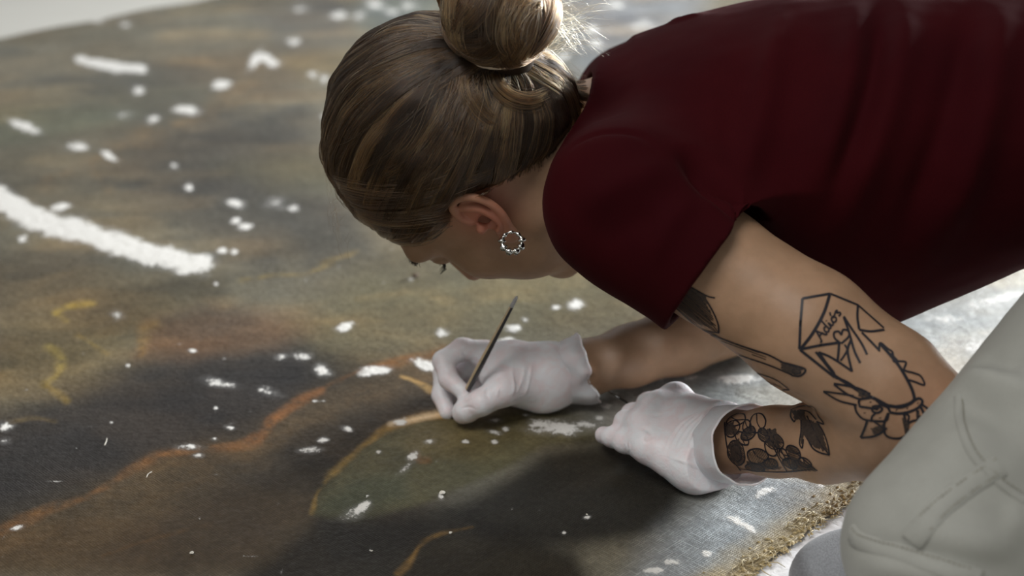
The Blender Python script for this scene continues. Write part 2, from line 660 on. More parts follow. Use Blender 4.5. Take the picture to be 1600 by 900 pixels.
LOSSES = [  # x, y, half length, half width, tilt, strength
    (154, 33, 11, 6, 0, .7), (196, 37, 8, 6, 0, .5), (213, 140, 13, 7, 0, .8), (293, 172, 20, 7, 2, 1.2), (241, 187, 12, 7, -15, 1), (345, 134, 14, 7, 0, 1.1),
    (398, 96, 18, 7, -55, 1.2), (416, 92, 14, 8, 30, 1.2), (427, 100, 14, 9, 0, 1), (460, 65, 11, 6, 0, .7), (469, 12, 10, 8, 0, .4), (528, 24, 16, 7, 0, .9), (560, 25, 12, 8, 0, .5),
    (585, 8, 18, 8, 0, .7), (121, 229, 16, 7, 0, 1.1), (168, 243, 17, 7, 30, 1), (38, 200, 24, 8, 20, 1.2), (271, 261, 8, 6, 0, .8), (297, 294, 8, 6, 0, 1), (189, 180, 14, 5, 0, .5),
    (514, 187, 14, 10, 0, 1), (488, 121, 8, 6, 0, .5), (507, 124, 9, 7, 0, .6), (94, 325, 17, 7, -8, 1.1), (37, 373, 8, 7, 0, .6), (366, 318, 14, 6, 10, 1.1), (460, 324, 9, 5, 0, .6),
    (367, 343, 10, 6, 0, 1), (381, 353, 12, 6, 0, 1.1), (350, 394, 9, 6, 0, 1), (367, 396, 7, 5, 0, .8), (338, 444, 4, 4, 0, .8), (304, 551, 6, 3, 0, 1.1), (201, 574, 4, 3, 0, 1.2),
    (182, 494, 8, 5, 0, .4), (539, 511, 13, 7, -10, .8), (439, 560, 9, 5, 0, .7), (469, 558, 14, 7, 0, .7), (502, 581, 16, 8, 20, .7), (695, 521, 11, 7, 0, .8), (585, 581, 22, 7, -5, 1.2),
    (572, 588, 14, 5, 0, .8), (665, 571, 20, 9, 20, 1.3), (790, 536, 15, 7, 0, 1.2), (800, 515, 14, 6, 0, 1.1), (870, 480, 8, 5, 0, 1), (900, 476, 14, 10, 0, 1), (622, 659, 13, 6, 0, 1),
    (540, 671, 10, 4, 15, .8), (504, 687, 8, 4, 0, .8), (490, 702, 16, 4, 0, .5), (591, 708, 4, 3, 0, 1.1), (672, 691, 10, 4, -5, 1.1), (648, 712, 12, 7, -30, 1), (636, 732, 14, 5, -40, .55),
    (728, 690, 6, 3, 0, 1.2), (774, 691, 5, 3, 0, 1.2), (775, 676, 13, 4, 10, .9), (792, 672, 7, 4, 0, 1), (572, 795, 15, 6, -35, 1.2), (562, 803, 22, 8, -20, .6), (691, 775, 6, 4, 60, 1.2),
    (581, 863, 2, 2, 0, 1.4), (705, 834, 2.5, 2, 0, 1.4), (872, 668, 46, 13, -2, 1.0), (846, 664, 20, 9, 0, 1.0), (910, 662, 24, 8, 0, .8), (945, 636, 10, 5, 10, 1), (932, 652, 8, 4, 0, .9),
    (775, 660, 12, 4, 0, .6), (830, 650, 10, 3, 0, .5), (917, 807, 6, 3, -10, 1.1), (880, 833, 4, 3, 0, .8), (1149, 816, 26, 8, 22, 1.0), (1170, 828, 16, 6, 40, .9), (1102, 868, 10, 7, 0, .9),
    (1016, 893, 18, 7, 0, 1.0), (1044, 878, 16, 7, 0, .7), (1188, 774, 24, 7, -25, .8), (1278, 760, 6, 4, 0, .7), (928, 45, 9, 7, 0, .9), (933, 68, 10, 8, 0, .9), (995, 597, 34, 8, -8, 1.2),
    (950, 603, 16, 6, 0, .9), (1148, 592, 30, 8, 0, 1.1), (1500, 600, 46, 20, -10, 1.1), (1560, 470, 60, 10, -10, .7), (1470, 500, 30, 9, 0, .6), (1520, 540, 30, 10, -8, .6), (1080, 590, 20, 6, 0, .7),
    (10, 667, 14, 7, 0, .7), (6, 690, 8, 5, 0, .5), (26, 827, 13, 4, -10, 1.0), (311, 712, 9, 4, 0, .9), (300, 698, 20, 5, 0, .55), (362, 668, 8, 4, 15, .8), (336, 686, 5, 3, 0, .7),
    (338, 635, 4, 3, 0, .8), (176, 661, 3, 2, 0, .9), (405, 609, 6, 3, 0, .7), (345, 600, 20, 6, 10, .5), (420, 612, 16, 5, 10, .45), (640, 435, 4, 3, 0, .4), (1010, 630, 20, 6, 0, .8),
    (820, 500, 6, 4, 0, .6), (610, 20, 12, 7, 0, .6), (640, 10, 14, 6, 0, .6), (880, 90, 12, 6, 0, .6), (960, 10, 20, 7, 0, .6), (1000, 40, 24, 7, 0, .6), (430, 318, 14, 6, 5, .35),
]
LINES = [  # long losses: points, half width, strength
    ([(-60, 285), (0, 312), (30, 330), (60, 345), (100, 358), (150, 372), (200, 388), (250, 398), (285, 408), (312, 414)], 19, 1.35),
    ([(126, 92), (150, 97), (185, 104), (222, 110)], 8, 1.1),
]

near = lambda a, b, n: np.linspace(a, b, n, endpoint=False)
ss = np.concatenate((near(-1.9, -1.05, 70), near(-1.05, -0.72, 130), near(-0.72, 0.40, 640), near(0.40, 0.9, 150), np.linspace(0.9, 3.2, 160)))
far_t = float(st_of(F(104, 44))[1])
ts = np.concatenate((near(0.0, 0.78, 440), near(0.78, 1.2, 140), np.linspace(1.2, far_t, 170)))
V, Q, S, T = grid(ss, ts)
# wavering edges
edge = 0.004 * vnoise(np.stack((S * 22, S * 0), 1), 71) + 0.002 * vnoise(np.stack((S * 90, S * 0), 1), 72)
V += (edge * (1 - sstep(0, 0.03, T)))[:, None] * eT
e2 = 0.05 * vnoise(np.stack((S * 1.3, S * 0), 1), 75) + 0.012 * vnoise(np.stack((S * 9, S * 0), 1), 76)
V += (e2 * sstep(far_t - 0.25, far_t, T))[:, None] * eT
px = pix(V)
okp = (px[:, 2] > 0.3)
X, Y = np.where(okp, px[:, 0], -9999), np.where(okp, px[:, 1], 9999)
wv = V[:, :2]
wob = np.stack((vnoise(wv * 14, 1), vnoise(wv * 14, 2)), 1) * 5 + np.stack((vnoise(wv * 45, 3), vnoise(wv * 45, 4)), 1) * 2.5
Xw, Yw = X + wob[:, 0], Y + wob[:, 1] * 0.7
sv = lambda c: np.array(rgb(c)[:3])
col = np.empty((len(V), 3))
n0 = sstep(-0.4, 0.4, fbm(wv * 3.2, 11, 4))[:, None]
col[:] = sv((104, 98, 82)) * (1 - n0) + sv((120, 115, 100)) * n0
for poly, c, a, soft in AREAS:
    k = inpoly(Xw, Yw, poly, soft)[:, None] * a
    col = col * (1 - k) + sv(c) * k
brk, brk2 = fbm(wv * 24, 15, 3), fbm(wv * 110, 16, 3)
for pts, hw, c, a in STROKES:
    d = seg_dist(Xw, Yw, pts)
    d = d / np.clip(0.95 + 1.1 * brk, 0.35, 1.6) + 2.5 * brk2
    k = ((1 - sstep(hw * 0.1, hw * 1.9, d)) * a * np.clip(0.62 + 0.9 * brk2 + 0.5 * brk, 0, 1))[:, None]
    col = col * (1 - k) + sv(c) * k
mott = 1 + 0.20 * fbm(wv * 26, 17, 4) + 0.20 * fbm(wv * 130, 19, 3)
col *= mott[:, None]
drag = np.array((math.cos(0.35), math.sin(0.35)))
dp = np.stack((wv @ drag * 7, wv @ np.array((-drag[1], drag[0])) * 34), 1)
col *= (1 + 0.22 * fbm(dp, 51, 3))[:, None]
pat = sstep(0.12, 0.40, fbm(wv * np.array((6.0, 9.0)), 53, 4))[:, None] * 0.25
col = col * (1 + pat * np.array((1.3, 0.9, 0.4)))
pat = sstep(0.15, 0.42, fbm(wv * np.array((5.0, 8.0)), 57, 4))[:, None] * 0.30
col = col * (1 - pat * np.array((0.9, 0.8, 0.6)))
hue = fbm(wv * 9, 23, 3)
col[:, 0] *= 1 + 0.10 * hue
col[:, 2] *= 1 - 0.10 * hue
# ochre ground bare along the cut edge
kb = (1 - sstep(0.012, 0.05, T + 0.014 * fbm(np.stack((S * 40, T * 40), 1), 27, 3)))[:, None] * 0.85
col = col * (1 - kb) + sv((150, 134, 98)) * kb
loss = np.full(len(V), -1.0)
for x, y, a, b, tl, st in LOSSES:
    m = (np.abs(X - x) < a * 3 + 6) & (np.abs(Y - y) < a * 3 + 6)
    if not m.any():
        continue
    t = math.radians(tl)
    dx, dy = X[m] + wob[m, 0] * 0.8 - x, Y[m] + wob[m, 1] * 0.5 - y
    u, v = (dx * math.cos(t) + dy * math.sin(t)) / a, (-dx * math.sin(t) + dy * math.cos(t)) / b
    loss[m] = np.maximum(loss[m], (1.0 - np.hypot(u, v) * (0.85 if st > 1.05 else 1.0)) * st + 0.45 * fbm(wv[m] * 75, 65, 4))
for pts, hw, st in LINES:
    d = seg_dist(Xw, Yw, pts)
    loss = np.maximum(loss, np.clip(1.05 - d / hw * 0.70, -1, 1) * st + 0.55 * fbm(wv * 60, 63, 3) * (d < hw * 2.5))
# small scattered flecks
fk = vnoise(wv * 85, 33) * 0.5 + 0.5
fk2 = vnoise(wv * 160, 35) * 0.5 + 0.5
loss = np.maximum(loss, np.where((fk > 0.972) & (T > 0.02) & (T < 0.8), (fk - 0.972) * 14, -1))
loss = np.maximum(loss, np.where((fk2 > 0.975) & (T > 0.02) & (T < 0.8), (fk2 - 0.975) * 14, -1))
relief = 0.00035 * fbm(wv * 55, 43, 3) + 0.0003 * np.clip(loss, -0.2, 1) + 0.0006 * (1 - sstep(0.0, 0.03, T)) * fbm(wv * 120, 44, 2)
V[:, 2] = 0.0008 + np.maximum(relief, -0.0004)


def mat_paint():
    m = NT('old_oil_paint')
    co = m.coord()
    wc = m.n('ShaderNodeVectorRotate', rotation_type='Z_AXIS')
    m.set(wc, Vector=co, Angle=-math.atan2(eS[1], eS[0]))
    wcv = wc.outputs[0]
    n_f = m.noise(co, 520, 4, 0.65)
    n_m = m.noise(co, 180, 4, 0.6)
    n_st = m.noise(m.scaled(wcv, (60, 520, 1)), 1.0, 3, 0.6)
    n_st2 = m.noise(m.scaled(wcv, (520, 60, 1)), 1.0, 3, 0.6)
    thr = []
    for d in ('X', 'Y'):
        w = m.n('ShaderNodeTexWave', wave_type='BANDS', bands_direction=d)
        m.set(w, Vector=wcv, Scale=140.0, Distortion=1.2, Detail=2.0)
        w.inputs['Detail Scale'].default_value = 0.6
        thr.append(w.outputs['Fac'])
    patch = m.math('ADD', m.ramp(m.noise(co, 9, 3), 0.40, 0.62, 0.2, 0.8), m.attr('thin'))
    weave = m.math('MAXIMUM', m.math('MULTIPLY', thr[0], m.ramp(n_st2, 0.3, 0.6)), m.math('MULTIPLY', thr[1], m.ramp(n_st, 0.3, 0.6)))
    c = m.attr('paint', 'Color')
    c = m.mix(m.ramp(n_m, 0.25, 0.75, 0.0, 0.55), c, m.mix(1.0, c, (0.62, 0.60, 0.58, 1), 'MULTIPLY'))
    c = m.mix(m.math('MULTIPLY', m.ramp(n_f, 0.60, 0.74), 0.6), c, m.mix(1.0, c, (2.3, 2.2, 2.0, 1), 'MULTIPLY'))
    c = m.mix(m.math('MULTIPLY', m.ramp(weave, 0.60, 0.98), m.math('MULTIPLY', patch, 0.6)), c, m.mix(1.0, c, (2.0, 2.0, 2.0, 1), 'MULTIPLY'))
    ls = m.attr('loss')
    mixn = m.math('ADD', m.math('MULTIPLY', m.math('SUBTRACT', n_f, 0.5), 1.3), m.math('MULTIPLY', m.math('SUBTRACT', n_m, 0.5), 1.5))
    k = m.ramp(m.math('ADD', ls, mixn), 0.08, 0.55)
    halo = m.math('MULTIPLY', m.ramp(ls, -0.5, 0.35), 0.16)
    c = m.mix(halo, c, rgb((176, 176, 176)))
    c = m.mix(k, c, m.mix(n_f, rgb((238, 236, 230)), rgb((206, 204, 200))))
    # crumb-like dark pits
    c = m.mix(m.math('MULTIPLY', m.ramp(m.noise(co, 260, 2), 0.70, 0.76), 0.5), c, rgb((26, 22, 18)))
    rough = m.math('ADD', m.math('MULTIPLY', k, 0.30), m.ramp(n_m, 0.3, 0.7, 0.40, 0.58))
    b = m.bsdf(Base_Color=c, Roughness=rough, Specular_IOR_Level=0.22)
    h = m.math('ADD', m.math('MULTIPLY', weave, m.math('MULTIPLY', patch, 0.6)), m.math('ADD', m.math('MULTIPLY', n_f, 0.5), m.math('ADD', m.math('ADD', m.math('MULTIPLY', n_m, 0.9), m.math('MULTIPLY', m.noise(co, 70, 3, 0.6), 1.6)), m.math('MULTIPLY', k, 0.6))))
    m.set(b, Normal=m.bump(h, 0.6, 0.0012))
    return m.m


M_PAINT = mat_paint()
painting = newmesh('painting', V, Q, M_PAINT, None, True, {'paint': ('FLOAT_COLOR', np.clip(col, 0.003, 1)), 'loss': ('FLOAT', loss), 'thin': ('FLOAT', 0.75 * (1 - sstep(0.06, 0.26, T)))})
tag(painting, 'huge dark old oil painting lying unframed on the floor, patched with white losses', 'painting')

# frayed threads of the cut edge
M_FRAY = mat_plain('raw_linen', (196, 182, 148), 0.85)
fr = MB()
rr = random.Random(5)
for i in range(300):
    s = rr.uniform(-0.20, 0.55)
    base = E0 + eS * s + eT * rr.uniform(-0.004, 0.020) + np.array((0, 0, 0.0016))
    ln = rr.uniform(0.004, 0.016)
    an = rr.gauss(0, 0.9)
    d = -eT * math.cos(an) + eS * math.sin(an)
    if rr.random() < 0.45:
        d = eS * rr.choice((-1, 1)) + eT * rr.gauss(0, 0.3)
    d = nrm(d)
    side = np.array((-d[1], d[0], 0))
    b1_ = base + d * ln * 0.5 + side * rr.gauss(0, 0.0018) + np.array((0, 0, rr.uniform(0, 0.0022)))
    b2_ = base + d * ln + side * rr.gauss(0, 0.003)
    b2_[2] = rr.uniform(0.0004, 0.0018)
    r = rr.uniform(0.00025, 0.0006)
    fr.add(tube([base, b1_, b2_], [r, r * 1.1, r * 0.4], 5))
fo = fr.build('frayed_threads', M_FRAY, painting)
fo['kind'] = 'stuff'
fo['label'] = 'ochre frayed threads of the cut edge'
# clotted ground and glue along the edge
cl = MB()
for i in range(750):
    s = rr.uniform(-0.20, 0.55)
    c = E0 + eS * s + eT * (abs(rr.gauss(0.0, 0.011)) - 0.003) + np.array((0, 0, 0.0010))
    r = rr.uniform(0.0008, 0.0030)
    vs = [(0, 0, 1), (0, 0, -1), (1, 0, 0), (-1, 0, 0), (0, 1, 0), (0, -1, 0)]
    vs = [c + np.array(v) * r * (rr.uniform(0.5, 1.3), rr.uniform(0.5, 1.3), rr.uniform(0.25, 0.6)) for v in map(np.array, vs)]
    cl.add((vs, [(0, 2, 4), (0, 4, 3), (0, 3, 5), (0, 5, 2), (1, 4, 2), (1, 3, 4), (1, 5, 3), (1, 2, 5)]))
co_ = cl.build('glue_clots', mat_plain('old_glue', (178, 158, 112), 0.7), painting, False)
co_['kind'] = 'stuff'

# loose crumbs and fibres lying on the paint
M_CRUMB, M_BROWN, M_FIB = mat_plain('chalk_crumb', (232, 228, 216), 0.8), mat_plain('brown_crumb', (74, 54, 36), 0.8), mat_plain('pale_fibre', (214, 208, 196), 0.7)


def lump(c, r, flat):
    vs = [(0, 0, 1), (0, 0, -1), (1, 0, 0), (-1, 0, 0), (0, 1, 0), (0, -1, 0), (.7, .7, .2), (-.7, .6, -.1), (.6, -.7, .1), (-.6, -.7, .3)]
    bm = bmesh.new()
    for v in vs:
        bm.verts.new(np.array(v) * np.array((r, r, r * flat)) * rr.uniform(0.8, 1.15))
    bmesh.ops.convex_hull(bm, input=bm.verts)
    me = bpy.data.meshes.new('crumb')
    bm.to_mesh(me)
    bm.free()
    return me


def crumb(name, x, y, r, mat, label, cat, group=None):
    me = lump(None, r, 0.7)
    me.materials.append(mat)
    ob = bpy.data.objects.new(name, me)
    ob.location = F(x, y, 0.0) + np.array((0, 0, 0.0009 + r * 0.62))
    ob.rotation_euler = (0, 0, rr.uniform(0, 6))
    COL.objects.link(ob)
    return tag(ob, label, cat, group)


crumb('paint_crumb', 648, 435, 0.0050, M_BROWN, 'brown paint crumb lying behind the brush under her face', 'crumb')
crumb('plaster_crumb', 691, 774, 0.0030, M_CRUMB, 'white plaster crumb in the dark area below the gloved brush hand', 'crumb')
crumb('plaster_crumb', 300, 867, 0.0020, M_CRUMB, 'tiny cream plaster crumb at the bottom edge, left of the lobed shape', 'crumb')
for x, y, where in ((728, 690, 'just below the thumb of the brush hand'), (774, 691, 'right of the one under the brush hand thumb'), (591, 708, 'inside the upper end of the ochre lobed outline'),
                    (705, 834, 'on the short ochre stroke at the bottom'), (581, 863, 'in the dark brown at the bottom edge'), (201, 574, 'in the olive area at the left, far from the hands'),
                    (917, 806, 'in the shadow below the braced left hand')):
    crumb('plaster_grain', x, y, 0.0011, M_CRUMB, 'pinhead white plaster grain ' + where, 'crumb', 'plaster grains on the paint')


def fibre(pts, label):
    q = [F(x, y, 0.0016) for x, y in pts]
    ob = MB().add(tube(list(catmull(q, 4)), 0.0004, 5)).build('fibre', M_FIB)
    return tag(ob, label, 'fibre')


fibre([(229, 746), (231, 741), (237, 737)], 'short pale curled fibre lying on the brown hill left of the lobed shape')
fibre([(163, 696), (166, 690), (167, 685)], 'short pale fibre on the dark paint near the left edge')

# ------------------------------------------------------------------ kneeling pad
def mat_felt():
    m = NT('grey_felt')
    co = m.coord()
    n = m.noise(co, 900, 3, 0.7)
    n2 = m.noise(co, 30, 3)
    c = m.mix(m.ramp(n, 0.35, 0.7), rgb((96, 98, 102)), rgb((138, 140, 144)))
    b = m.bsdf(Base_Color=m.mix(m.ramp(n2, 0.3, 0.7, 0, 0.3), c, rgb((100, 102, 106))), Roughness=0.95, Sheen_Weight=0.3)
    m.set(b, Normal=m.bump(n, 0.5, 0.001))
    return m.m


pf = Field((0.18, 0.74, -0.008), (0.62, 1.06, 0.05), 0.004)
PADC = np.array((0.375, 0.900, 0.0192))


def pad_fn(Xq, Yq, Zq):
    a = math.radians(8)
    x, y, z = Xq - PADC[0], Yq - PADC[1], Zq - PADC[2]
    x, y = x * math.cos(a) + y * math.sin(a), -x * math.sin(a) + y * math.cos(a)
    rc = 0.075
    qx, qy = np.maximum(np.abs(x) - (0.155 - rc), 0), np.maximum(np.abs(y) - (0.105 - rc), 0)
    d2 = np.sqrt(qx * qx + qy * qy) - rc
    re = 0.0155
    return np.sqrt(np.maximum(d2 + re, 0) ** 2 + z * z) - re


pf.put((pad_fn, PADC - 0.2, PADC + 0.2), 0.003)
V, Q = pf.mesh()
pad = newmesh('kneeling_pad', V, Q, mat_felt())
tag(pad, 'grey felt kneeling pad under the knee of the khaki trousers', 'pad')
# ------------------------------------------------------------------ plain materials used by several things
def mat_skin():
    m = NT('skin')
    co = m.coord()
    n1 = m.noise(co, 45, 4, 0.6)
    n2 = m.noise(co, 420, 3, 0.6)
    n3 = m.noise(co, 1500, 2, 0.5)
    base = m.mix(m.ramp(n1, 0.3, 0.7), rgb((154, 123, 97)), rgb((166, 133, 106)))
    base = m.mix(m.ramp(n2, 0.60, 0.78, 0, 0.35), base, rgb((168, 112, 88)))
    base = m.mix(m.attr('blush'), base, rgb((196, 116, 96)))
    base = m.mix(m.ramp(m.math('ADD', m.attr('ink'), m.math('MULTIPLY', m.math('SUBTRACT', n2, 0.5), 0.35)), 0.15, 0.9, 0, 0.9), base, rgb((42, 38, 40)))
    b = m.bsdf(Base_Color=base, Roughness=0.46, Subsurface_Weight=0.12, Subsurface_Radius=(0.9, 0.35, 0.2), Subsurface_Scale=0.006,
               Specular_IOR_Level=0.38)
    m.set(b, Normal=m.bump(m.math('ADD', m.math('MULTIPLY', n2, 0.6), m.math('MULTIPLY', n3, 0.5)), 0.30, 0.0006))
    return m.m


M_SKIN = mat_skin()

# ------------------------------------------------------------------ head frame (F face direction, U crown, L her left)
HS = 1.065
hU = nrm((-0.975, -0.061, 0.216))
hL = np.array((0.0, -0.961, -0.277))
hL = nrm(hL - hU * (hL @ hU))
hF = np.cross(hL, hU)
hE = P(752, 255, 1.30)          # middle of the ear axis


def H(f, u, l):
    return hE + HS * (f * hF + u * hU + l * hL)


def hell(f, u, l, rf, ru, rl):
    return ellipsoid(H(f, u, l), (HS * rf, HS * ru, HS * rl), (hF, hU, hL))


def hcone(a, b, r1, r2):
    return rcone(H(*a), H(*b), HS * r1, HS * r2)


NECK = P(955, 215, 1.345)

HEAD_BIG = [
    (hell(-0.008, 0.035, 0, 0.094, 0.088, 0.074), 0.01),
    (hell(0.030, -0.018, 0, 0.062, 0.078, 0.060), 0.03),
]
for sgn in (1, -1):
    HEAD_BIG += [(hcone((0.004, -0.052, 0.047 * sgn), (0.072, -0.090, 0.016 * sgn), 0.019, 0.018), 0.03)]
HEAD_BIG += [(rcone(H(-0.030, -0.045, 0), NECK, 0.053, 0.056), 0.03)]

# left arm and right arm joints
LA = [(978, 318, 1.19, .050), (1110, 412, 1.178, .0475), (1262, 516, 1.152, .0500), (1385, 606, 1.132, .0470), (1428, 645, 1.125, .0410)]
LF = [(1428, 645, 1.125, .0410), (1385, 672, 1.147, .0405), (1290, 689, 1.19, .0335), (1210, 690, 1.235, .0290), (1140, 690, 1.275, .0262), (1080, 685, 1.31, .024)]
RA = [(1000, 172, 1.50, .050), (1200, 474, 1.52, .043)]
RF = [(1200, 474, 1.52, .043), (1060, 531, 1.47, .0350), (985, 556, 1.44, .0300), (915, 575, 1.412, .0265), (830, 585, 1.405, .022)]


def limb(f, pts, k=0.012):
    for a, b in zip(pts[:-1], pts[1:]):
        f.put(rcone(P(*a[:3]), P(*b[:3]), a[3], b[3]), k)


def build_body():
    ear0 = H(-0.002, -0.008, 0.074)
    f = Field((-0.21, 0.86, -0.01), (0.64, 1.58, 0.52), 0.0030,
              [(a, ear0[a] - 0.045, ear0[a] + 0.045, 0.0013) for a in range(3)])
    for prim, k in HEAD_BIG:
        f.put(prim, k)
    p = f.put
    for s in (1, -1):
        p(hell(0.058, -0.018, 0.044 * s, 0.026, 0.024, 0.022), 0.02)           # cheekbone
        p(hell(0.052, -0.052, 0.036 * s, 0.030, 0.030, 0.024), 0.02)           # cheek
        p(hcone((0.088, 0.038, 0.010 * s), (0.068, 0.040, 0.048 * s), 0.012, 0.011), 0.015)   # brow
    p(hell(0.082, -0.092, 0, 0.019, 0.018, 0.020), 0.015)                       # chin
    p(hell(0.080, -0.055, 0, 0.020, 0.024, 0.028), 0.015)                       # muzzle
    for s in (1, -1):
        p(ball(H(0.096, 0.018, 0.033 * s), 0.0155 * HS), 0.012, 'sub')          # socket
        p(ball(H(0.0745, 0.019, 0.033 * s), 0.0135 * HS), 0.004)                # lid
    p(hcone((0.092, 0.018, 0), (0.1165, -0.018, 0), 0.0085, 0.0105), 0.008)      # nose
    for s in (1, -1):
        p(ball(H(0.105, -0.022, 0.0115 * s), 0.0085 * HS), 0.007)
    p(hell(0.0985, -0.049, 0, 0.007, 0.0058, 0.021), 0.005)
    p(hell(0.0970, -0.0605, 0, 0.007, 0.0062, 0.018), 0.005)
    p(hcone((0.108, -0.0545, -0.024), (0.108, -0.0545, 0.024), 0.0045, 0.0045), 0.004, 'sub')
    # ear
    for s in (1, -1):
        eu = nrm(hU * 0.92 - hF * 0.38)
        out = nrm(hL * s)
        eb = nrm(np.cross(out, eu)) * (1 if np.dot(np.cross(out, eu), -hF) > 0 else -1)
        eb = nrm(eb * 0.99 + out * 0.12)
        eo = np.cross(eb, eu)
        eo = eo * (1 if eo @ out > 0 else -1)
        base = H(0.004, -0.003, 0.0765 * s)

        def EP(b, u, o):
            return base + (eb * b + eu * u + eo * o) * 0.001 * HS
        p(ellipsoid(EP(8, 3, 0), (0.0135, 0.0255, 0.0040), (eb, eu, eo)), 0.006)
        hel = catmull([(-5, 7, 1), (-6, 17, 2), (0, 29, 3), (11, 32, 4.5), (21, 25, 5.5), (25, 12, 5.5), (22, -2, 4.5), (16, -13, 3.5), (9, -22, 2.5)], 4)
        for i in range(len(hel) - 1):
            p(rcone(EP(*hel[i]), EP(*hel[i + 1]), 0.0032, 0.0032), 0.0022)
        p(ellipsoid(EP(3, -25, 1.5), (0.0088, 0.0100, 0.0042), (eb, eu, eo)), 0.006)
        anti = catmull([(4, 22, 2), (13, 14, 4), (15, 3, 4.5), (11, -8, 4), (4, -14, 3.5)], 4)
        for i in range(len(anti) - 1):
            p(rcone(EP(*anti[i]), EP(*anti[i + 1]), 0.0030, 0.0030), 0.003)
        p(ellipsoid(EP(5, -2, 4), (0.0068, 0.0100, 0.0062), (eb, eu, eo)), 0.004, 'sub')
        p(ball(EP(1, 0, 0), 0.0042), 0.003, 'sub')
        p(ball(EP(-5.5, -3, 2.5), 0.0046), 0.004)
        if s == 1:
            global EAR_LOBE, EAR_AX
            EAR_LOBE, EAR_AX = EP(3.5, -31, 2.0), (eb, eu, eo)
    # trunk (inside the shirt) and shoulders
    p(eltube(NECK, P(2050, 150, 1.30), (0, 1, 0), [0, .06, .3, .6, 1], [.07, .14, .155, .14, .15], [.05, .07, .10, .10, .10], [.05, .08, .13, .10, .10]), 0.03)
    p(rcone(P(978, 318, 1.19), P(1000, 172, 1.50), 0.048, 0.048), 0.04)
    limb(f, LA)
    limb(f, LF)
    limb(f, RA)
    limb(f, RF)
    # muscle shapes of the near arm
    p(rcone(P(1455, 652, 1.122), P(1440, 664, 1.122), 0.030, 0.026), 0.02)
    V, Fq = f.mesh()
    V, Fq = keep_largest(V, Fq)
    V = smooth(V, Fq, 1, 0.4)
    return V, Fq


BV, BF = build_body()
BN = vnormals(BV, BF)
# warm blush on ear rim, nose, elbow
earc = H(-0.004, -0.004, 0.080)
blush = 0.75 * np.exp(-((BV - earc) ** 2).sum(1) / 0.030 ** 2) + 0.5 * np.exp(-((BV - H(0.115, -0.02, 0)) ** 2).sum(1) / 0.012 ** 2) \
    + 0.12 * np.exp(-((BV - P(1470, 640, 1.09)) ** 2).sum(1) / 0.035 ** 2)
person = newmesh('person', BV, BF, M_SKIN, None, True, {'blush': ('FLOAT', np.clip(blush, 0, 1)), 'ink': ('FLOAT', np.zeros(len(BV)))})
tag(person, 'woman in maroon shirt kneeling and leaning low over the painting, retouching with gloved hands', 'person')
# ------------------------------------------------------------------ shirt
def mat_shirt():
    m = NT('maroon_jersey')
    co = m.coord()
    n = m.noise(co, 9, 3)
    w = m.noise(m.scaled(co, (1.0, 1.0, 1.0)), 1400, 2, 0.6)
    c = m.mix(m.ramp(n, 0.3, 0.7), rgb((46, 5, 10)), rgb((53, 7, 12)))
    c = m.mix(m.ramp(w, 0.35, 0.7, 0, 0.35), c, rgb((34, 4, 8)))
    b = m.bsdf(Base_Color=c, Roughness=0.85, Sheen_Weight=0.05, Sheen_Roughness=0.45, Sheen_Tint=rgb((190, 120, 120)), Specular_IOR_Level=0.06)
    m.set(b, Normal=m.bump(w, 0.25, 0.0005))
    return m.m


M_SHIRT = mat_shirt()
TOR_A, TOR_B = P(945, 215, 1.345), P(2050, 150, 1.30)


def build_shirt():
    sh, hem = P(978, 318, 1.19), P(1143, 437, 1.172)
    hemc = P(1108, 416, 1.175)
    sdir = nrm(hem - sh)
    rsh = P(1000, 172, 1.50)
    rel = P(1200, 474, 1.52)
    rdir = nrm(rel - rsh)
    f = Field((0.00, 0.86, 0.0), (0.60, 1.62, 0.56), 0.0033,
              [(0, 0.03, 0.22, 0.0024), (1, 1.02, 1.20, 0.0024), (2, 0.10, 0.34, 0.0024)])
    ts = [(x - 945) / 1105.0 for x in (945, 1000, 1100, 1250, 1390, 1600, 1850, 2050)]
    f.put(eltube(TOR_A, TOR_B, (0, 1, 0), ts,
                 [.085, .150, .172, .172, .165, .155, .165, .17],
                 [.060, .088, .105, .120, .125, .120, .12, .12],
                 [.065, .085, .115, .175, .198, .138, .13, .13]), 0.02)
    f.put(rcone(sh, rsh, 0.052, 0.052), 0.06)
    cn = nrm(np.array((-0.95, 0.128, 0.289)))
    cp = P(907, 200, 1.33)
    f.put(halfspace_cut(rcone(NECK + 0.8 * (H(-0.03, -0.045, 0) - NECK), NECK, 0.066, 0.072), cp, cn), 0.03)
    # sleeves
    f.put(halfspace_cut(rcone(sh, hem, 0.0555, 0.0665), hemc, sdir), 0.060)
    f.put(halfspace_cut(rcone(rsh, rsh + rdir * 0.17, 0.0535, 0.062), rsh + rdir * 0.13, rdir), 0.07)
    f.put(halfspace_cut(rcone(sh + sdir * 0.035, hem + sdir * 0.03, 0.050, 0.0635), sh + sdir * 0.03, -sdir), 0.003, 'sub')
    f.put(halfspace_cut(rcone(rsh + rdir * 0.03, rsh + rdir * 0.2, 0.051, 0.059), rsh + rdir * 0.03, -rdir), 0.003, 'sub')
    # neck opening
    na = nrm(H(-0.03, -0.045, 0) - NECK)
    f.put(halfspace_cut(rcone(NECK + na * 0.15, NECK - na * 0.02, 0.0605, 0.0605), NECK - na * 0.015, -na), 0.004, 'sub')
    f.put(halfspace_cut(rcone(cp + cn * 0.30, cp + cn * 0.02, 0.30, 0.30), cp, -cn), 0.002, 'sub') if False else None
    V, Fq = f.mesh()
    V, Fq = keep_largest(V, Fq)
    V = smooth(V, Fq, 2, 0.5)
    return V, Fq


SV, SF = build_shirt()


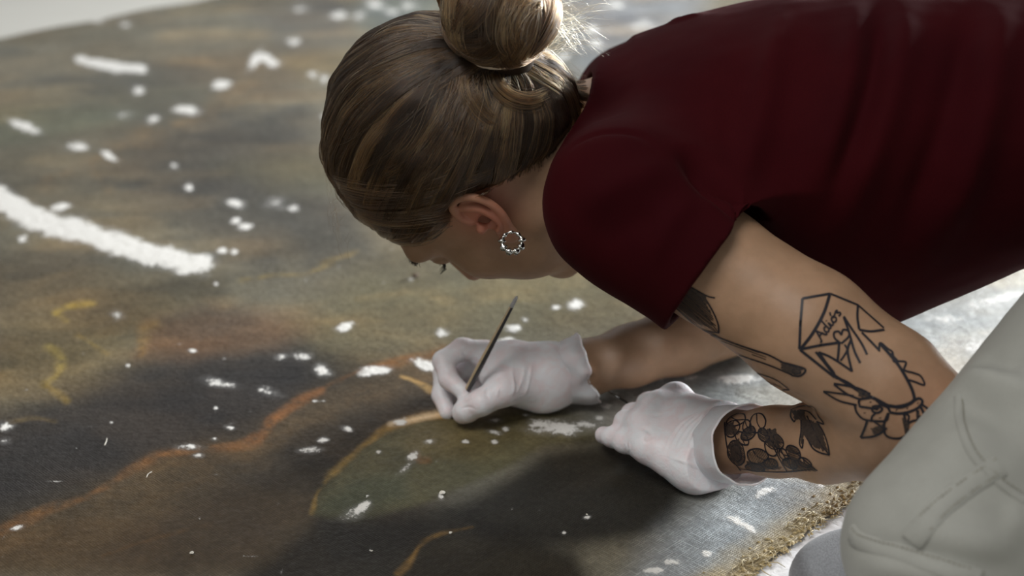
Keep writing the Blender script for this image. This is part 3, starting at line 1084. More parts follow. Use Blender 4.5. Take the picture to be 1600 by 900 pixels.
def crease(V, N, lines, bvh):
    """push the cloth in or out along soft folds; lines = (photo polyline, depth of fold, width)"""
    out = V.copy()
    for pts, amp, wid in lines:
        c = catmull(pts, 6)
        q = []
        for x, y in c:
            o = np.array((0, 0, CAM_H))
            d = nrm(P(x, y, 1.0) - o)
            h = bvh.ray_cast(Vector(o), Vector(d))
            if h[0] is not None:
                q.append(np.array(h[0]))
        if len(q) < 2:
            continue
        q = np.array(q)
        dm = np.full(len(V), 9.0)
        tt = np.zeros(len(V))
        near = ((V > q.min(0) - 0.08) & (V < q.max(0) + 0.08)).all(1)
        Vn = V[near]
        dmn, ttn = dm[near], tt[near]
        for i in range(len(q) - 1):
            ab = q[i + 1] - q[i]
            h = np.clip(((Vn - q[i]) @ ab) / max(ab @ ab, 1e-12), 0, 1)
            dd = np.linalg.norm(Vn - q[i] - h[:, None] * ab, axis=1)
            m = dd < dmn
            dmn[m] = dd[m]
            ttn[m] = (i + h[m]) / (len(q) - 1)
        fade = sstep(0, 0.35, ttn) * (1 - sstep(0.65, 1.0, ttn))
        g = np.exp(-(dmn / wid) ** 2) * fade * amp
        idx = np.nonzero(near)[0]
        out[idx] += N[idx] * g[:, None]
    return out


def bvh_of(V, Fq):
    return BVHTree.FromPolygons([tuple(v) for v in V.tolist()], [tuple(q) for q in Fq.tolist()])


SN = vnormals(SV, SF)
sb = bvh_of(SV, SF)
folds = [
    ([(1235, -15), (1215, 60), (1195, 150), (1170, 240), (1150, 310)], 0.0085, 0.014),
    ([(1340, -20), (1335, 60), (1320, 150), (1290, 250), (1260, 350)], 0.0085, 0.014),
    ([(1420, -20), (1412, 60), (1395, 140), (1365, 230), (1330, 320), (1300, 400)], 0.0102, 0.015),
    ([(1380, -20), (1372, 60), (1355, 150), (1325, 240), (1290, 330)], -0.0085, 0.010),
    ([(1575, -20), (1562, 60), (1540, 160), (1515, 250), (1480, 340), (1430, 440)], 0.0136, 0.018),
    ([(1520, -20), (1505, 80), (1475, 200), (1435, 310), (1390, 410)], -0.0085, 0.014),
    ([(1010, 44), (1050, 36), (1090, 24), (1130, 5)], 0.004, 0.006),
    ([(1060, 222), (1085, 255), (1120, 295), (1160, 330), (1185, 350)], -0.0153, 0.013),
    ([(1090, 300), (1130, 320), (1170, 340)], 0.004, 0.009),
    ([(895, 345), (945, 300), (1005, 275), (1060, 270)], 0.0068, 0.014),
    ([(1005, 450), (1030, 385), (1060, 335), (1100, 305)], 0.003, 0.010),
    ([(930, 390), (985, 350), (1040, 330)], -0.003, 0.012),
    ([(880, 245), (905, 220), (950, 206), (1000, 212), (1035, 245)], -0.0022, 0.004),
]
SV = crease(SV, SN, folds, sb)
SV = SV + SN * (0.0012 * fbm(SV * 14, 3, 2) + 0.0004 * vnoise(SV * np.array((60, 60, 60)), 9))[:, None]
shirt = newmesh('shirt', SV, SF, M_SHIRT, person)
shirt['label'] = 'maroon short sleeved jersey shirt'
sb = bvh_of(SV, SF)

# ------------------------------------------------------------------ trousers
def mat_trousers():
    m = NT('khaki_twill')
    co = m.coord()
    n = m.noise(co, 14, 4)
    tw = m.n('ShaderNodeTexWave', wave_type='BANDS', bands_direction='DIAGONAL')
    m.set(tw, Vector=co, Scale=420.0, Distortion=1.5, Detail=2.0)
    fine = m.noise(co, 900, 2)
    c = m.mix(m.ramp(n, 0.3, 0.7), rgb((166, 167, 161)), rgb((152, 153, 147)))
    c = m.mix(m.ramp(fine, 0.4, 0.75, 0, 0.3), c, rgb((146, 146, 138)))
    b = m.bsdf(Base_Color=c, Roughness=0.8, Sheen_Weight=0.1, Specular_IOR_Level=0.2)
    m.set(b, Normal=m.bump(m.math('ADD', tw.outputs['Fac'], m.math('MULTIPLY', fine, 1.2)), 0.22, 0.0005))
    return m.m


M_TR = mat_trousers()
LKNEE, LHIP = P(1462, 856, 1.03), P(2050, 215, 1.19)
RKNEE, RHIP = np.array((0.74, 1.36, 0.085)), np.array((0.80, 1.28, 0.33))


def build_trousers():
    f = Field((0.18, 0.78, 0.0), (1.05, 1.50, 0.47), 0.0042, [(0, 0.2, 0.42, 0.003), (1, 0.82, 1.0, 0.003), (2, 0.0, 0.34, 0.003)])
    f.put(rcone(LKNEE, LHIP, 0.066, 0.100), 0.02)
    f.put(rcone(LKNEE, LKNEE + np.array((0.38, 0.05, -0.035)), 0.058, 0.05), 0.02)
    f.put(rcone(RKNEE, RHIP, 0.068, 0.105), 0.02)
    f.put(rcone(RKNEE, RKNEE + np.array((0.30, -0.02, -0.03)), 0.06, 0.05), 0.02)
    f.put(ellipsoid(P(2060, 170, 1.27), (0.13, 0.165, 0.12)), 0.04)
    V, Fq = f.mesh()
    V, Fq = keep_largest(V, Fq)
    return smooth(V, Fq, 2, 0.5), Fq


def shoe(ankle, away):
    f = Field(ankle - 0.2, ankle + np.array((0.32, 0.2, 0.2)), 0.005)
    toe = ankle + np.array((0.17, away * 0.02, -0.012))
    f.put(rcone(ankle + np.array((-0.02, 0, 0.01)), ankle + np.array((0.06, 0, 0.005)), 0.040, 0.042), 0.02)
    f.put(rcone(ankle + np.array((0.05, 0, 0.0)), toe, 0.041, 0.036), 0.02)
    f.put(rcone(ankle + np.array((0.02, 0, 0.035)), toe + np.array((0, 0, 0.02)), 0.034, 0.034), 0.02)
    V, Q = f.mesh()
    newmesh('shoe', V, Q, M_SHOE, person)


M_SHOE = mat_plain('dark_canvas_shoe', (44, 44, 48), 0.8)
shoe(LKNEE + np.array((0.40, 0.05, -0.045)), 1)
shoe(RKNEE + np.array((0.32, -0.02, -0.036)), -1)
TV, TF = build_trousers()
TN = vnormals(TV, TF)
tb = bvh_of(TV, TF)
tfolds = [
    ([(1480, 596), (1510, 588), (1550, 592), (1600, 612), (1640, 640)], 0.010, 0.013),
    ([(1480, 625), (1520, 634), (1560, 656), (1610, 700)], -0.006, 0.012),
    ([(1480, 650), (1520, 690), (1570, 735), (1620, 770)], 0.005, 0.016),
    ([(1520, 560), (1560, 566), (1610, 575)], -0.006, 0.012),
    ([(1310, 846), (1360, 852), (1440, 866), (1520, 884), (1620, 890)], -0.005, 0.009),
    ([(1320, 870), (1400, 882), (1480, 896), (1560, 905)], 0.005, 0.010),
    ([(1400, 815), (1460, 832), (1540, 848), (1620, 850)], 0.005, 0.013),
    ([(1470, 700), (1440, 760), (1400, 810)], 0.003, 0.020),
    ([(1560, 800), (1600, 815), (1650, 820)], 0.005, 0.012),
]
TV = crease(TV, TN, tfolds, tb)
TV = TV + TN * (0.0030 * fbm(TV * 14, 21, 3))[:, None]
trousers = newmesh('trousers', TV, TF, M_TR, person)
trousers['label'] = 'pale khaki work trousers with stitched seams'
tb = bvh_of(TV, TF)


def on_surface(pts, bvh, off=0.0004, n=6, smooth_it=True):
    """photo polyline -> points and normals on the surface it lies on"""
    c = catmull(pts, n) if smooth_it else np.asarray(pts, float)
    o = Vector((0, 0, CAM_H))
    q, nn = [], []
    for x, y in c:
        d = Vector(nrm(P(x, y, 1.0) - np.array(o)))
        h = bvh.ray_cast(o, d)
        if h[0] is None:
            continue
        nv = h[1] if h[1].dot(d) < 0 else -h[1]
        q.append(np.array(h[0] + nv * off))
        nn.append(np.array(nv))
    return q, nn


def ribbon(mb, q, nn, w0, w1=None, thick=0.0, pucker=0.0):
    """flat strip that follows the surface"""
    if len(q) < 2:
        return
    w1 = w0 if w1 is None else w1
    k = len(q)
    V, Fl = [], []
    for i in range(k):
        t = q[min(i + 1, k - 1)] - q[max(i - 1, 0)]
        if np.linalg.norm(t) < 1e-9:
            t = np.array((1e-6, 0, 0))
        s = np.cross(nrm(t), nn[i])
        if np.linalg.norm(s) < 1e-9:
            s = np.array((0, 0, 1.0))
        s = nrm(s)
        a = i / (k - 1)
        w = (w0 + (w1 - w0) * a) * 0.5
        if thick:
            th = thick * (1.0 + pucker * math.sin(i * 1.9))
            V += [q[i] - s * w - nn[i] * 0.001, q[i] - s * w * 0.86 + nn[i] * thick, q[i] + nn[i] * th, q[i] + s * w * 0.86 + nn[i] * thick, q[i] + s * w - nn[i] * 0.001]
        else:
            V += [q[i] - s * w, q[i] + s * w]
    m = 5 if thick else 2
    for i in range(k - 1):
        for j in range(m - 1):
            Fl.append((i * m + j, i * m + j + 1, i * m + m + j + 1, i * m + m + j))
    mb.add((V, Fl))


M_THREAD = mat_plain('seam_thread', (132, 129, 114), 0.8)


def stitch_line(mb, pts, bvh, gap=0.0035, ln=0.0023, w=0.0008):
    q, nn = on_surface(pts, bvh, 0.0003, 12)
    if len(q) < 2:
        return
    q = np.array(q)
    s = np.concatenate(([0], np.cumsum(np.linalg.norm(np.diff(q, axis=0), axis=1))))
    t = 0.0
    while t + ln < s[-1]:
        seg = [np.array([np.interp(t + a * ln, s, q[:, c]) for c in range(3)]) for a in (0, .5, 1)]
        ni = nn[int(np.searchsorted(s, t)) % len(nn)]
        ribbon(mb, [x_ + ni * 0.0016 for x_ in seg], [ni] * 3, w, w)
        t += gap


for pts in ([(1497, 618), (1500, 660), (1520, 710), (1560, 752), (1600, 782)],):
    mb = MB()
    q, nn = on_surface(pts, tb, 0.0002)
    ribbon(mb, q, nn, 0.0070, 0.0070, 0.0010)
    mb.build('seam', M_TR, trousers)
for pts in ([(1413, 838), (1450, 795), (1500, 755), (1556, 718)], [(1440, 846), (1475, 805), (1520, 768), (1572, 734)],
            [(1334, 826), (1350, 838), (1420, 858), (1500, 884), (1540, 896)], [(1505, 625), (1508, 662), (1528, 708), (1566, 748), (1602, 774)]):
    mb = MB()
    stitch_line(mb, pts, tb)
    mb.build('stitching', M_THREAD, trousers)
mb = MB()
q, nn = on_surface([(1424, 845), (1460, 802), (1508, 762), (1562, 727)], tb, 0.0002)
ribbon(mb, q, nn, 0.0170, 0.0170, 0.0014, 0.7)
mb.build('seam', M_TR, trousers)
mb = MB()
q, nn = on_surface([(1330, 832), (1347, 846), (1415, 866), (1490, 892), (1530, 904)], tb, 0.0002)
ribbon(mb, q, nn, 0.014, 0.014, 0.0014, 0.3)
mb.build('knee_panel_hem', M_TR, trousers)
# ------------------------------------------------------------------ gloved hands
def mat_latex(name, see=0.0):
    m = NT(name)
    co = m.coord()
    n = m.noise(co, 60, 3, 0.55, 0.6)
    w = m.noise(m.scaled(co, (1, 1, 1)), 190, 3, 0.5, 1.2)
    c = m.mix(m.ramp(n, 0.35, 0.7), rgb((242, 242, 246)), rgb((240, 228, 231)))
    b = m.bsdf(Base_Color=c, Roughness=0.42, Subsurface_Weight=0.25, Subsurface_Radius=(0.8, 0.5, 0.45), Subsurface_Scale=0.005, Specular_IOR_Level=0.4)
    nm = m.bump(w, 0.35, 0.0014)
    m.set(b, Normal=nm)
    if see:
        tl = m.n('ShaderNodeBsdfTranslucent')
        m.set(tl, Color=rgb((235, 235, 238)), Normal=nm)
        tr = m.n('ShaderNodeBsdfTransparent')
        a = m.n('ShaderNodeMixShader')
        m.set(a, _0=0.16, _1=b.outputs[0], _2=tl.outputs[0])
        c2 = m.n('ShaderNodeMixShader')
        m.set(c2, _0=see, _1=a.outputs[0], _2=tr.outputs[0])
        m.t.links.new(c2.outputs[0], m.out.inputs[0])
    return m.m


M_LATEX, M_CUFF = mat_latex('white_latex'), mat_latex('thin_latex', 0.06)


def build_hand(chains, webs, lo, hi, k=0.006, end=None):
    f = Field(lo, hi, 0.0012)
    for pts in webs:
        for a, b in zip(pts[:-1], pts[1:]):
            f.put(rcone(P(*a[:3]), P(*b[:3]), a[3], b[3]), 0.014)
    for pts in chains:
        g = Field(lo, hi, 0.0012)
        for a, b in zip(pts[:-1], pts[1:]):
            g.put(rcone(P(*a[:3]), P(*b[:3]), a[3], b[3]), 0.004)
        f.D = smin(f.D, g.D, k)
    if end is not None:
        (p, n) = end
        n = nrm(n)
        X, Y, Z = f.ax[0][:, None, None], f.ax[1][None, :, None], f.ax[2][None, None, :]
        f.D = np.maximum(f.D, ((X - p[0]) * n[0] + (Y - p[1]) * n[1] + (Z - p[2]) * n[2]).astype(np.float32))
    V, Fq = f.mesh()
    V, Fq = keep_largest(V, Fq)
    return smooth(V, Fq, 2, 0.5), Fq


# ---- right hand: holds the brush between thumb, index and middle finger
RH_W = (848, 590, 1.408, .0275)
rh_fingers = [
    [(757, 552, 1.408, .0120), (722, 545, 1.403, .0108), (693, 564, 1.398, .0104), (701, 593, 1.386, .0092), (722, 611, 1.377, .0080)],   # index
    [(752, 566, 1.428, .0120), (694, 583, 1.420, .0104), (690, 617, 1.409, .0094), (699, 644, 1.398, .0080)],                              # middle
    [(760, 588, 1.445, .0115), (712, 598, 1.443, .0100), (714, 626, 1.428, .0090), (733, 636, 1.418, .0078)],                              # ring
    [(778, 604, 1.450, .0105), (738, 612, 1.449, .0088), (742, 630, 1.436, .0080), (762, 634, 1.425, .0070)],                              # little
    [(826, 600, 1.390, .0180), (786, 610, 1.370, .0155), (752, 629, 1.362, .0125), (729, 641, 1.370, .0118), (722, 645, 1.374, .0105)],    # thumb
]
rh_webs = [
    [RH_W, (800, 575, 1.405, .0250), (757, 556, 1.410, .0140)],
    [RH_W, (800, 580, 1.415, .0230), (755, 570, 1.428, .0135)],
    [RH_W, (805, 588, 1.425, .0200), (762, 590, 1.445, .0130)],
    [RH_W, (810, 598, 1.425, .0190), (780, 605, 1.448, .0110)],
    [RH_W, (815, 600, 1.395, .0210)],
    [(800, 585, 1.395, .0200), (768, 588, 1.392, .0110)],
    [(800, 590, 1.390, .0180), (778, 606, 1.378, .0130)],
    [(870, 585, 1.407, .0280), RH_W],
]
HV, HF = build_hand(rh_fingers, rh_webs, (-0.10, 1.18, -0.005), (0.07, 1.36, 0.10))
HN = vnormals(HV, HF)
hb = bvh_of(HV, HF)
gl_folds = [
    ([(800, 552), (800, 580), (803, 605), (800, 622)], 0.0012, 0.0018),
    ([(820, 566), (817, 590), (806, 618)], 0.0009, 0.0015),
    ([(832, 560), (828, 590), (820, 622)], 0.0009, 0.0015),
    ([(779, 606), (776, 622)], 0.0010, 0.0012),
    ([(768, 598), (760, 612), (765, 628)], -0.0010, 0.0014),
    ([(712, 545), (720, 553), (722, 566)], 0.0012, 0.0014),
    ([(690, 576), (700, 582)], -0.0008, 0.0010),
    ([(720, 632), (735, 622), (742, 612)], 0.0009, 0.0012),
    ([(716, 640), (732, 636), (745, 640)], -0.0010, 0.0010),
]
HV = crease(HV, HN, gl_folds, hb)
HV = HV + HN * (0.0007 * fbm(HV * 70, 31, 3))[:, None]
glove_r = newmesh('glove', HV, HF, M_LATEX, person)
glove_r['label'] = 'white latex glove on the hand with the brush'


def cuff(name, rings, nseg, seed, parent, wave):
    """thin loose sleeve of latex: rings = (centre, axis, up, ru, rv, ruffle)"""
    V, Fl = [], []
    for i, (c, ax, ru, rv, amp) in enumerate(rings):
        ax = nrm(ax)
        u = np.array((0, 0, 1.0))
        u = nrm(u - ax * (u @ ax))
        w = np.cross(ax, u)
        for j in range(nseg):
            a = 2 * math.pi * j / nseg
            ca, sa = math.cos(a), math.sin(a)
            nz = vnoise(np.array([[ca * wave + seed, sa * wave, i * 0.22]]), seed)[0] + 0.5 * vnoise(np.array([[ca * wave * 2.3 + seed, sa * wave * 2.3, i * 0.3]]), seed + 3)[0]
            k = 1 + amp * nz
            p = c + u * (ca * ru * k) + w * (sa * rv * k) + ax * (amp * 0.018 * nz)
            if p[2] < 0.0022:
                p[2] = 0.0022
            V.append(p)
    for i in range(len(rings) - 1):
        for j in range(nseg):
            a, b = i * nseg + j, i * nseg + (j + 1) % nseg
            Fl.append((a, b, b + nseg, a + nseg))
    ob = newmesh(name, np.array(V), Fl, M_CUFF, parent)
    so = ob.modifiers.new('sheet', 'SOLIDIFY')
    so.thickness = 0.0006
    su = ob.modifiers.new('soft', 'SUBSURF')
    su.levels = su.render_levels = 1
    # rolled bead at the open rim
    rim = [V[(len(rings) - 1) * nseg + j] for j in range(nseg)]
    n = len(rim)
    vv, ff = [], []
    for j in range(n):
        t = nrm(rim[(j + 1) % n] - rim[j - 1])
        o = nrm(rim[j] - np.mean(rim, 0))
        b = nrm(np.cross(t, o))
        for q in range(6):
            an = 2 * math.pi * q / 6
            vv.append(rim[j] + 0.0011 * (math.cos(an) * o + math.sin(an) * b))
    for j in range(n):
        for q in range(6):
            a, b = j * 6 + q, j * 6 + (q + 1) % 6
            c, d = ((j + 1) % n) * 6 + (q + 1) % 6, ((j + 1) % n) * 6 + q
            ff.append((a, b, c, d))
    newmesh('rolled_rim', np.array(vv), ff, M_LATEX, ob if parent is person else parent)
    return ob


ra0, ra1 = P(845, 590, 1.408), P(915, 574, 1.412)
rd = ra1 - ra0
rings = []
for t, r, amp in ((-0.30, .0270, .0), (-0.05, .0292, .06), (0.08, .0310, .07), (0.14, .0340, .05), (0.20, .0305, .06), (0.40, .0300, .12), (0.62, .0330, .16), (0.80, .0350, .20), (0.92, .0352, .22), (1.0, .0335, .22)):
    rings.append((ra0 + rd * t, rd + np.array((0, 0, 0.006)), r, r, amp))
cuff('glove_cuff', rings, 56, 5, glove_r, 2.2)

# ---- left hand: flat on the canvas, fingers curled under, little finger out
LH_W = (1128, 690, 1.282, .0292)
LA0, LA1 = P(1106, 694, 1.290), P(1166, 692, 1.248)
lh_fingers = [
    [(1056, 622, 1.335, .0130), (1012, 630, 1.365, .0100), (1003, 639, 1.382, .0078)],
    [(1024, 640, 1.322, .0130), (988, 648, 1.345, .0105), (1000, 660, 1.358, .0085)],
    [(1006, 664, 1.302, .0128), (979, 660, 1.322, .0112), (981, 672, 1.336, .0098), (998, 680, 1.338, .0085)],
    [(1010, 697, 1.282, .0120), (976, 690, 1.302, .0102), (956, 683, 1.318, .0092), (943, 680, 1.330, .0082)],
    [(1100, 680, 1.325, .0180), (1052, 668, 1.365, .0130), (1014, 650, 1.382, .0095)],
]
lh_webs = [
    [LH_W, (1090, 660, 1.300, .0210), (1056, 624, 1.335, .0140)],
    [LH_W, (1085, 668, 1.295, .0205), (1026, 642, 1.322, .0140)],
    [LH_W, (1080, 682, 1.290, .0205), (1008, 666, 1.302, .0140)],
    [LH_W, (1075, 702, 1.285, .0200), (1012, 697, 1.283, .0130)],
    [LH_W, (1110, 715, 1.275, .0220), (1086, 731, 1.268, .0190), (1045, 718, 1.275, .0150)],
    [(1085, 728, 1.268, .0190), (1120, 716, 1.268, .0230)],
    [(1056, 626, 1.335, .0130), (1026, 644, 1.322, .0130), (1008, 668, 1.303, .0130), (1014, 697, 1.284, .0125)],
    [(1100, 680, 1.325, .0180), LH_W],
]
GV, GF = build_hand(lh_fingers, lh_webs, (0.06, 1.02, -0.005), (0.24, 1.30, 0.10), 0.006, (LA0 + (LA1 - LA0) * 0.42, LA1 - LA0))
GN = vnormals(GV, GF)
gb = bvh_of(GV, GF)
arc = []
for o in range(7):
    x = o * 9.0
    arc.append(([(1036 + x, 712 - o * 1.5), (1044 + x, 690), (1058 + x, 668), (1080 + x, 650 - o * 0.5), (1104 + x * 0.7, 640 + o)], 0.0007 + 0.0001 * (o % 3), 0.0011))
arc += [
    ([(1044, 714), (1070, 722), (1100, 735)], 0.0010, 0.0014),
    ([(1000, 668), (1012, 672), (1020, 682)], -0.0012, 0.0025),
    ([(1005, 690), (1013, 684), (1024, 680)], -0.0010, 0.0025),
    ([(1010, 652), (1030, 648), (1040, 646)], -0.0008, 0.0020),
    ([(982, 690), (984, 700), (980, 706)], 0.0008, 0.0012),
    ([(977, 688), (978, 697), (975, 703)], 0.0006, 0.0010),
]
GV = crease(GV, GN, arc, gb)
GV = GV + GN * (0.0006 * fbm(GV * 60, 41, 3))[:, None]
glove_l = newmesh('glove', GV, GF, M_LATEX, person)
glove_l['label'] = 'white latex glove on the hand braced flat'
la0, la1 = P(1106, 694, 1.290), P(1166, 692, 1.248)
ld = la1 - la0
rings = []
for t, ru, rv, amp in ((-0.50, .0270, .0270, 0.02), (-0.15, .0296, .0296, 0.10), (0.10, .0318, .0322, .12), (0.35, .0335, .0355, .11), (0.60, .0345, .0385, .11), (0.80, .0350, .0400, .12), (0.95, .0352, .0410, .13), (1.02, .0350, .0405, .13)):
    rings.append((la0 + ld * t + np.array((0, 0, -0.001)), ld, ru, rv, amp))
cuff('glove_cuff', rings, 56, 11, glove_l, 1.6)

# ------------------------------------------------------------------ brush and needle (held, so things of their own)
M_HIGHLIGHT = mat_plain('handle_highlight', (206, 184, 150), 0.35)  # pale tone stands in for the highlight along the grey handle
M_LACQ = mat_plain('grey_lacquer', (74, 72, 74), 0.25)
M_STEEL = mat_plain('steel', (150, 150, 152), 0.25, 1.0)
M_BRISTLE = mat_plain('bristle', (46, 34, 26), 0.6)
b0, b1 = P(705, 656.5, 1.394), P(808, 463, 1.312)
bl = lambda t: b0 + (b1 - b0) * t
root = bpy.data.objects.new('paintbrush', None)
root.location = b0
COL.objects.link(root)
tag(root, 'fine retouching brush with slim grey handle and painted highlight held in her right glove', 'paintbrush')
bpy.context.view_layer.update()


def local(vf):
    return ([np.asarray(v) - b0 for v in vf[0]], vf[1])


hd = newmesh('handle', *[np.array(x) if i == 0 else x for i, x in enumerate(local(tube([bl(t) for t in (0.20, 0.28, 0.40, 0.55, 0.75, 0.92, 0.985, 1.0)], [.0022, .0030, .0034, .0032, .0026, .0020, .0017, .0008], 12)))], M_HIGHLIGHT, root)
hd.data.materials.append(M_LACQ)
hd.data.materials.append(mat_plain('worn_tip', (176, 176, 178), 0.3))
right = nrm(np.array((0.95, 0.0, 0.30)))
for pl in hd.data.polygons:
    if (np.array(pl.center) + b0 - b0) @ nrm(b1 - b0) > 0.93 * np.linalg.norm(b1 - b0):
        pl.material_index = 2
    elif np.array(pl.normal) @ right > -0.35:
        pl.material_index = 1  # true handle colour; the left side keeps the painted highlight
MB().add(local(tube([bl(t) for t in (0.085, 0.10, 0.20, 0.215)], [.0017, .0019, .0024, .0023], 12))).build('ferrule', M_STEEL, root)
MB().add(local(tube([bl(t) for t in (0.0, 0.02, 0.055, 0.09)], [.0003, .0010, .0018, .0016], 10))).build('bristles', M_BRISTLE, root)

n0, n1 = P(938, 604, 1.432), P(1008, 646, 1.375)
nd = bpy.data.objects.new('needle_tool', None)
nd.location = n1
COL.objects.link(nd)
tag(nd, 'thin dark needle tool held in the fingertips of her left glove', 'needle')
loc2 = lambda vf: ([np.asarray(v) - n1 for v in vf[0]], vf[1])
MB().add(loc2(tube([n1, n1 + (n0 - n1) * 0.55], [.0013, .0011], 8))).build('grip', mat_plain('dark_steel', (52, 50, 50), 0.3, 0.6), nd)
MB().add(loc2(tube([n1 + (n0 - n1) * 0.55, n0], [.0009, .0003], 8))).build('point', M_STEEL, nd)
# ------------------------------------------------------------------ hair
def mat_hair_cap():
    m = NT('hair_underlayer')
    n = m.noise(m.scaled(m.coord(), (30, 30, 30)), 3.0, 3)
    m.bsdf(Base_Color=m.mix(n, rgb((28, 20, 14)), rgb((58, 42, 28))), Roughness=0.6, Specular_IOR_Level=0.2)
    return m.m


def mat_hair():
    m = NT('hair_strands')
    b = m.n('ShaderNodeBsdfHairPrincipled', model='CHIANG', parametrization='COLOR')
    m.set(b, Color=m.attr('tone', 'Color'), Roughness=0.28)
    b.inputs['Radial Roughness'].default_value = 0.35
    b.inputs['Random Roughness'].default_value = 0.2
    m.t.links.new(b.outputs[0], m.out.inputs[0])
    return m.m


M_CAP, M_HAIR = mat_hair_cap(), mat_hair()


def headcoords(p):
    q = (np.asarray(p) - hE) / HS
    return q @ hF, q @ hU, q @ hL


HLF = [-0.13, -0.085, -0.060, -0.045, -0.030, -0.018, -0.008, 0.030, 0.040, 0.050, 0.075, 0.085, 0.10]
HLU = [-0.105, -0.100, -0.082, -0.048, -0.018, 0.002, 0.015, 0.012, 0.014, 0.024, 0.046, 0.058, 0.075]


def hairdist(p):
    f, u, l = headcoords(p)
    return u - np.interp(f, HLF, HLU)


CAPS = [hell(-0.016, 0.038, 0, 0.098, 0.097, 0.087), hell(-0.048, 0.046, 0, 0.068, 0.076, 0.078), hell(-0.066, -0.008, 0, 0.041, 0.058, 0.056)]


def cap_sdf(X, Y, Z):
    d = None
    for i, (fn, lo, hi) in enumerate(CAPS):
        e = fn(X, Y, Z)
        d = e if d is None else smin(d, e, 0.025)
    q = [(A - hE[i]) / HS for i, A in enumerate((X, Y, Z))]
    f = q[0] * hF[0] + q[1] * hF[1] + q[2] * hF[2]
    u = q[0] * hU[0] + q[1] * hU[1] + q[2] * hU[2]
    hd = u - np.interp(f, HLF, HLU)
    ear = np.sqrt(((f + 0.004) / 0.020) ** 2 + (u / 0.033) ** 2 + 0 * hd)
    d = d + 0.012 * np.clip(1.25 - ear, 0, 1) * ((q[0] * hL[0] + q[1] * hL[1] + q[2] * hL[2]) > 0)
    return d + 0.034 * (1 - np.clip((hd + 0.004) / 0.034, 0, 1)) ** 2


def skull_sdf(X, Y, Z):
    d = None
    for (fn, lo, hi), k in HEAD_BIG:
        e = fn(X, Y, Z)
        d = e if d is None else smin(d, e, k)
    return d


cf = Field(hE - 0.17, hE + 0.17, 0.0026)
cf.put((cap_sdf, hE - 0.16, hE + 0.16), 0.004)
CV, CF = cf.mesh()
CV, CF = keep_largest(CV, CF)
hair = newmesh('hair', CV, CF, M_CAP, person)
hair['label'] = 'dark blonde hair swept back from the face'

BUN_C, BUN_B = P(780, 14, 1.183), P(786, 80, 1.212)
HC = H(-0.020, 0.030, 0)


def radius_at(D):
    """distance from the head centre to the hair surface along unit directions"""
    lo = np.full(len(D), 0.03)
    hi = np.full(len(D), 0.19)
    for _ in range(16):
        mid = (lo + hi) / 2
        p = HC + D * mid[:, None]
        d = np.minimum(cap_sdf(p[:, 0], p[:, 1], p[:, 2]), skull_sdf(p[:, 0], p[:, 1], p[:, 2]))
        ins = d < 0
        lo = np.where(ins, mid, lo)
        hi = np.where(ins, hi, mid)
    return lo


def unit(a):
    return a / np.linalg.norm(a, axis=-1, keepdims=True)


TONES = np.array([rgb(c)[:3] for c in ((30, 21, 14), (42, 29, 19), (66, 47, 29), (104, 78, 48), (146, 116, 76), (182, 156, 112))])


def tone_pick(v, light=0.0):
    """v in -1..1 clump value -> strand colour"""
    x = np.clip((v + 1) / 2 * 3.6 + light * 2, 0, 4.999)
    i = x.astype(int)
    f = (x - i)[:, None]
    return TONES[i] * (1 - f) + TONES[i + 1] * f


def add_curves(name, pts, rad, tone, parent, taper=True):
    n, k, _ = pts.shape
    hc = bpy.data.hair_curves.new(name)
    hc.add_curves([k] * n)
    hc.attributes['position'].data.foreach_set('vector', pts.astype(np.float32).ravel())
    ra = hc.attributes.new('radius', 'FLOAT', 'POINT')
    t = np.linspace(0, 1, k)
    prof = np.clip(np.minimum(0.5 + t * 3, 1.0), 0, 1) * (np.clip((1 - t) * 4, 0.25, 1) if taper else 1)
    ra.data.foreach_set('value', (np.broadcast_to(rad, (n,))[:, None] * prof[None]).astype(np.float32).ravel())
    ca = hc.attributes.new('tone', 'FLOAT_COLOR', 'CURVE')
    ca.data.foreach_set('color', np.concatenate((tone, np.ones((n, 1))), 1).astype(np.float32).ravel())
    hc.materials.append(M_HAIR)
    ob = bpy.data.objects.new(name, hc)
    COL.objects.link(ob)
    ob.parent = parent
    return ob


NC = 420


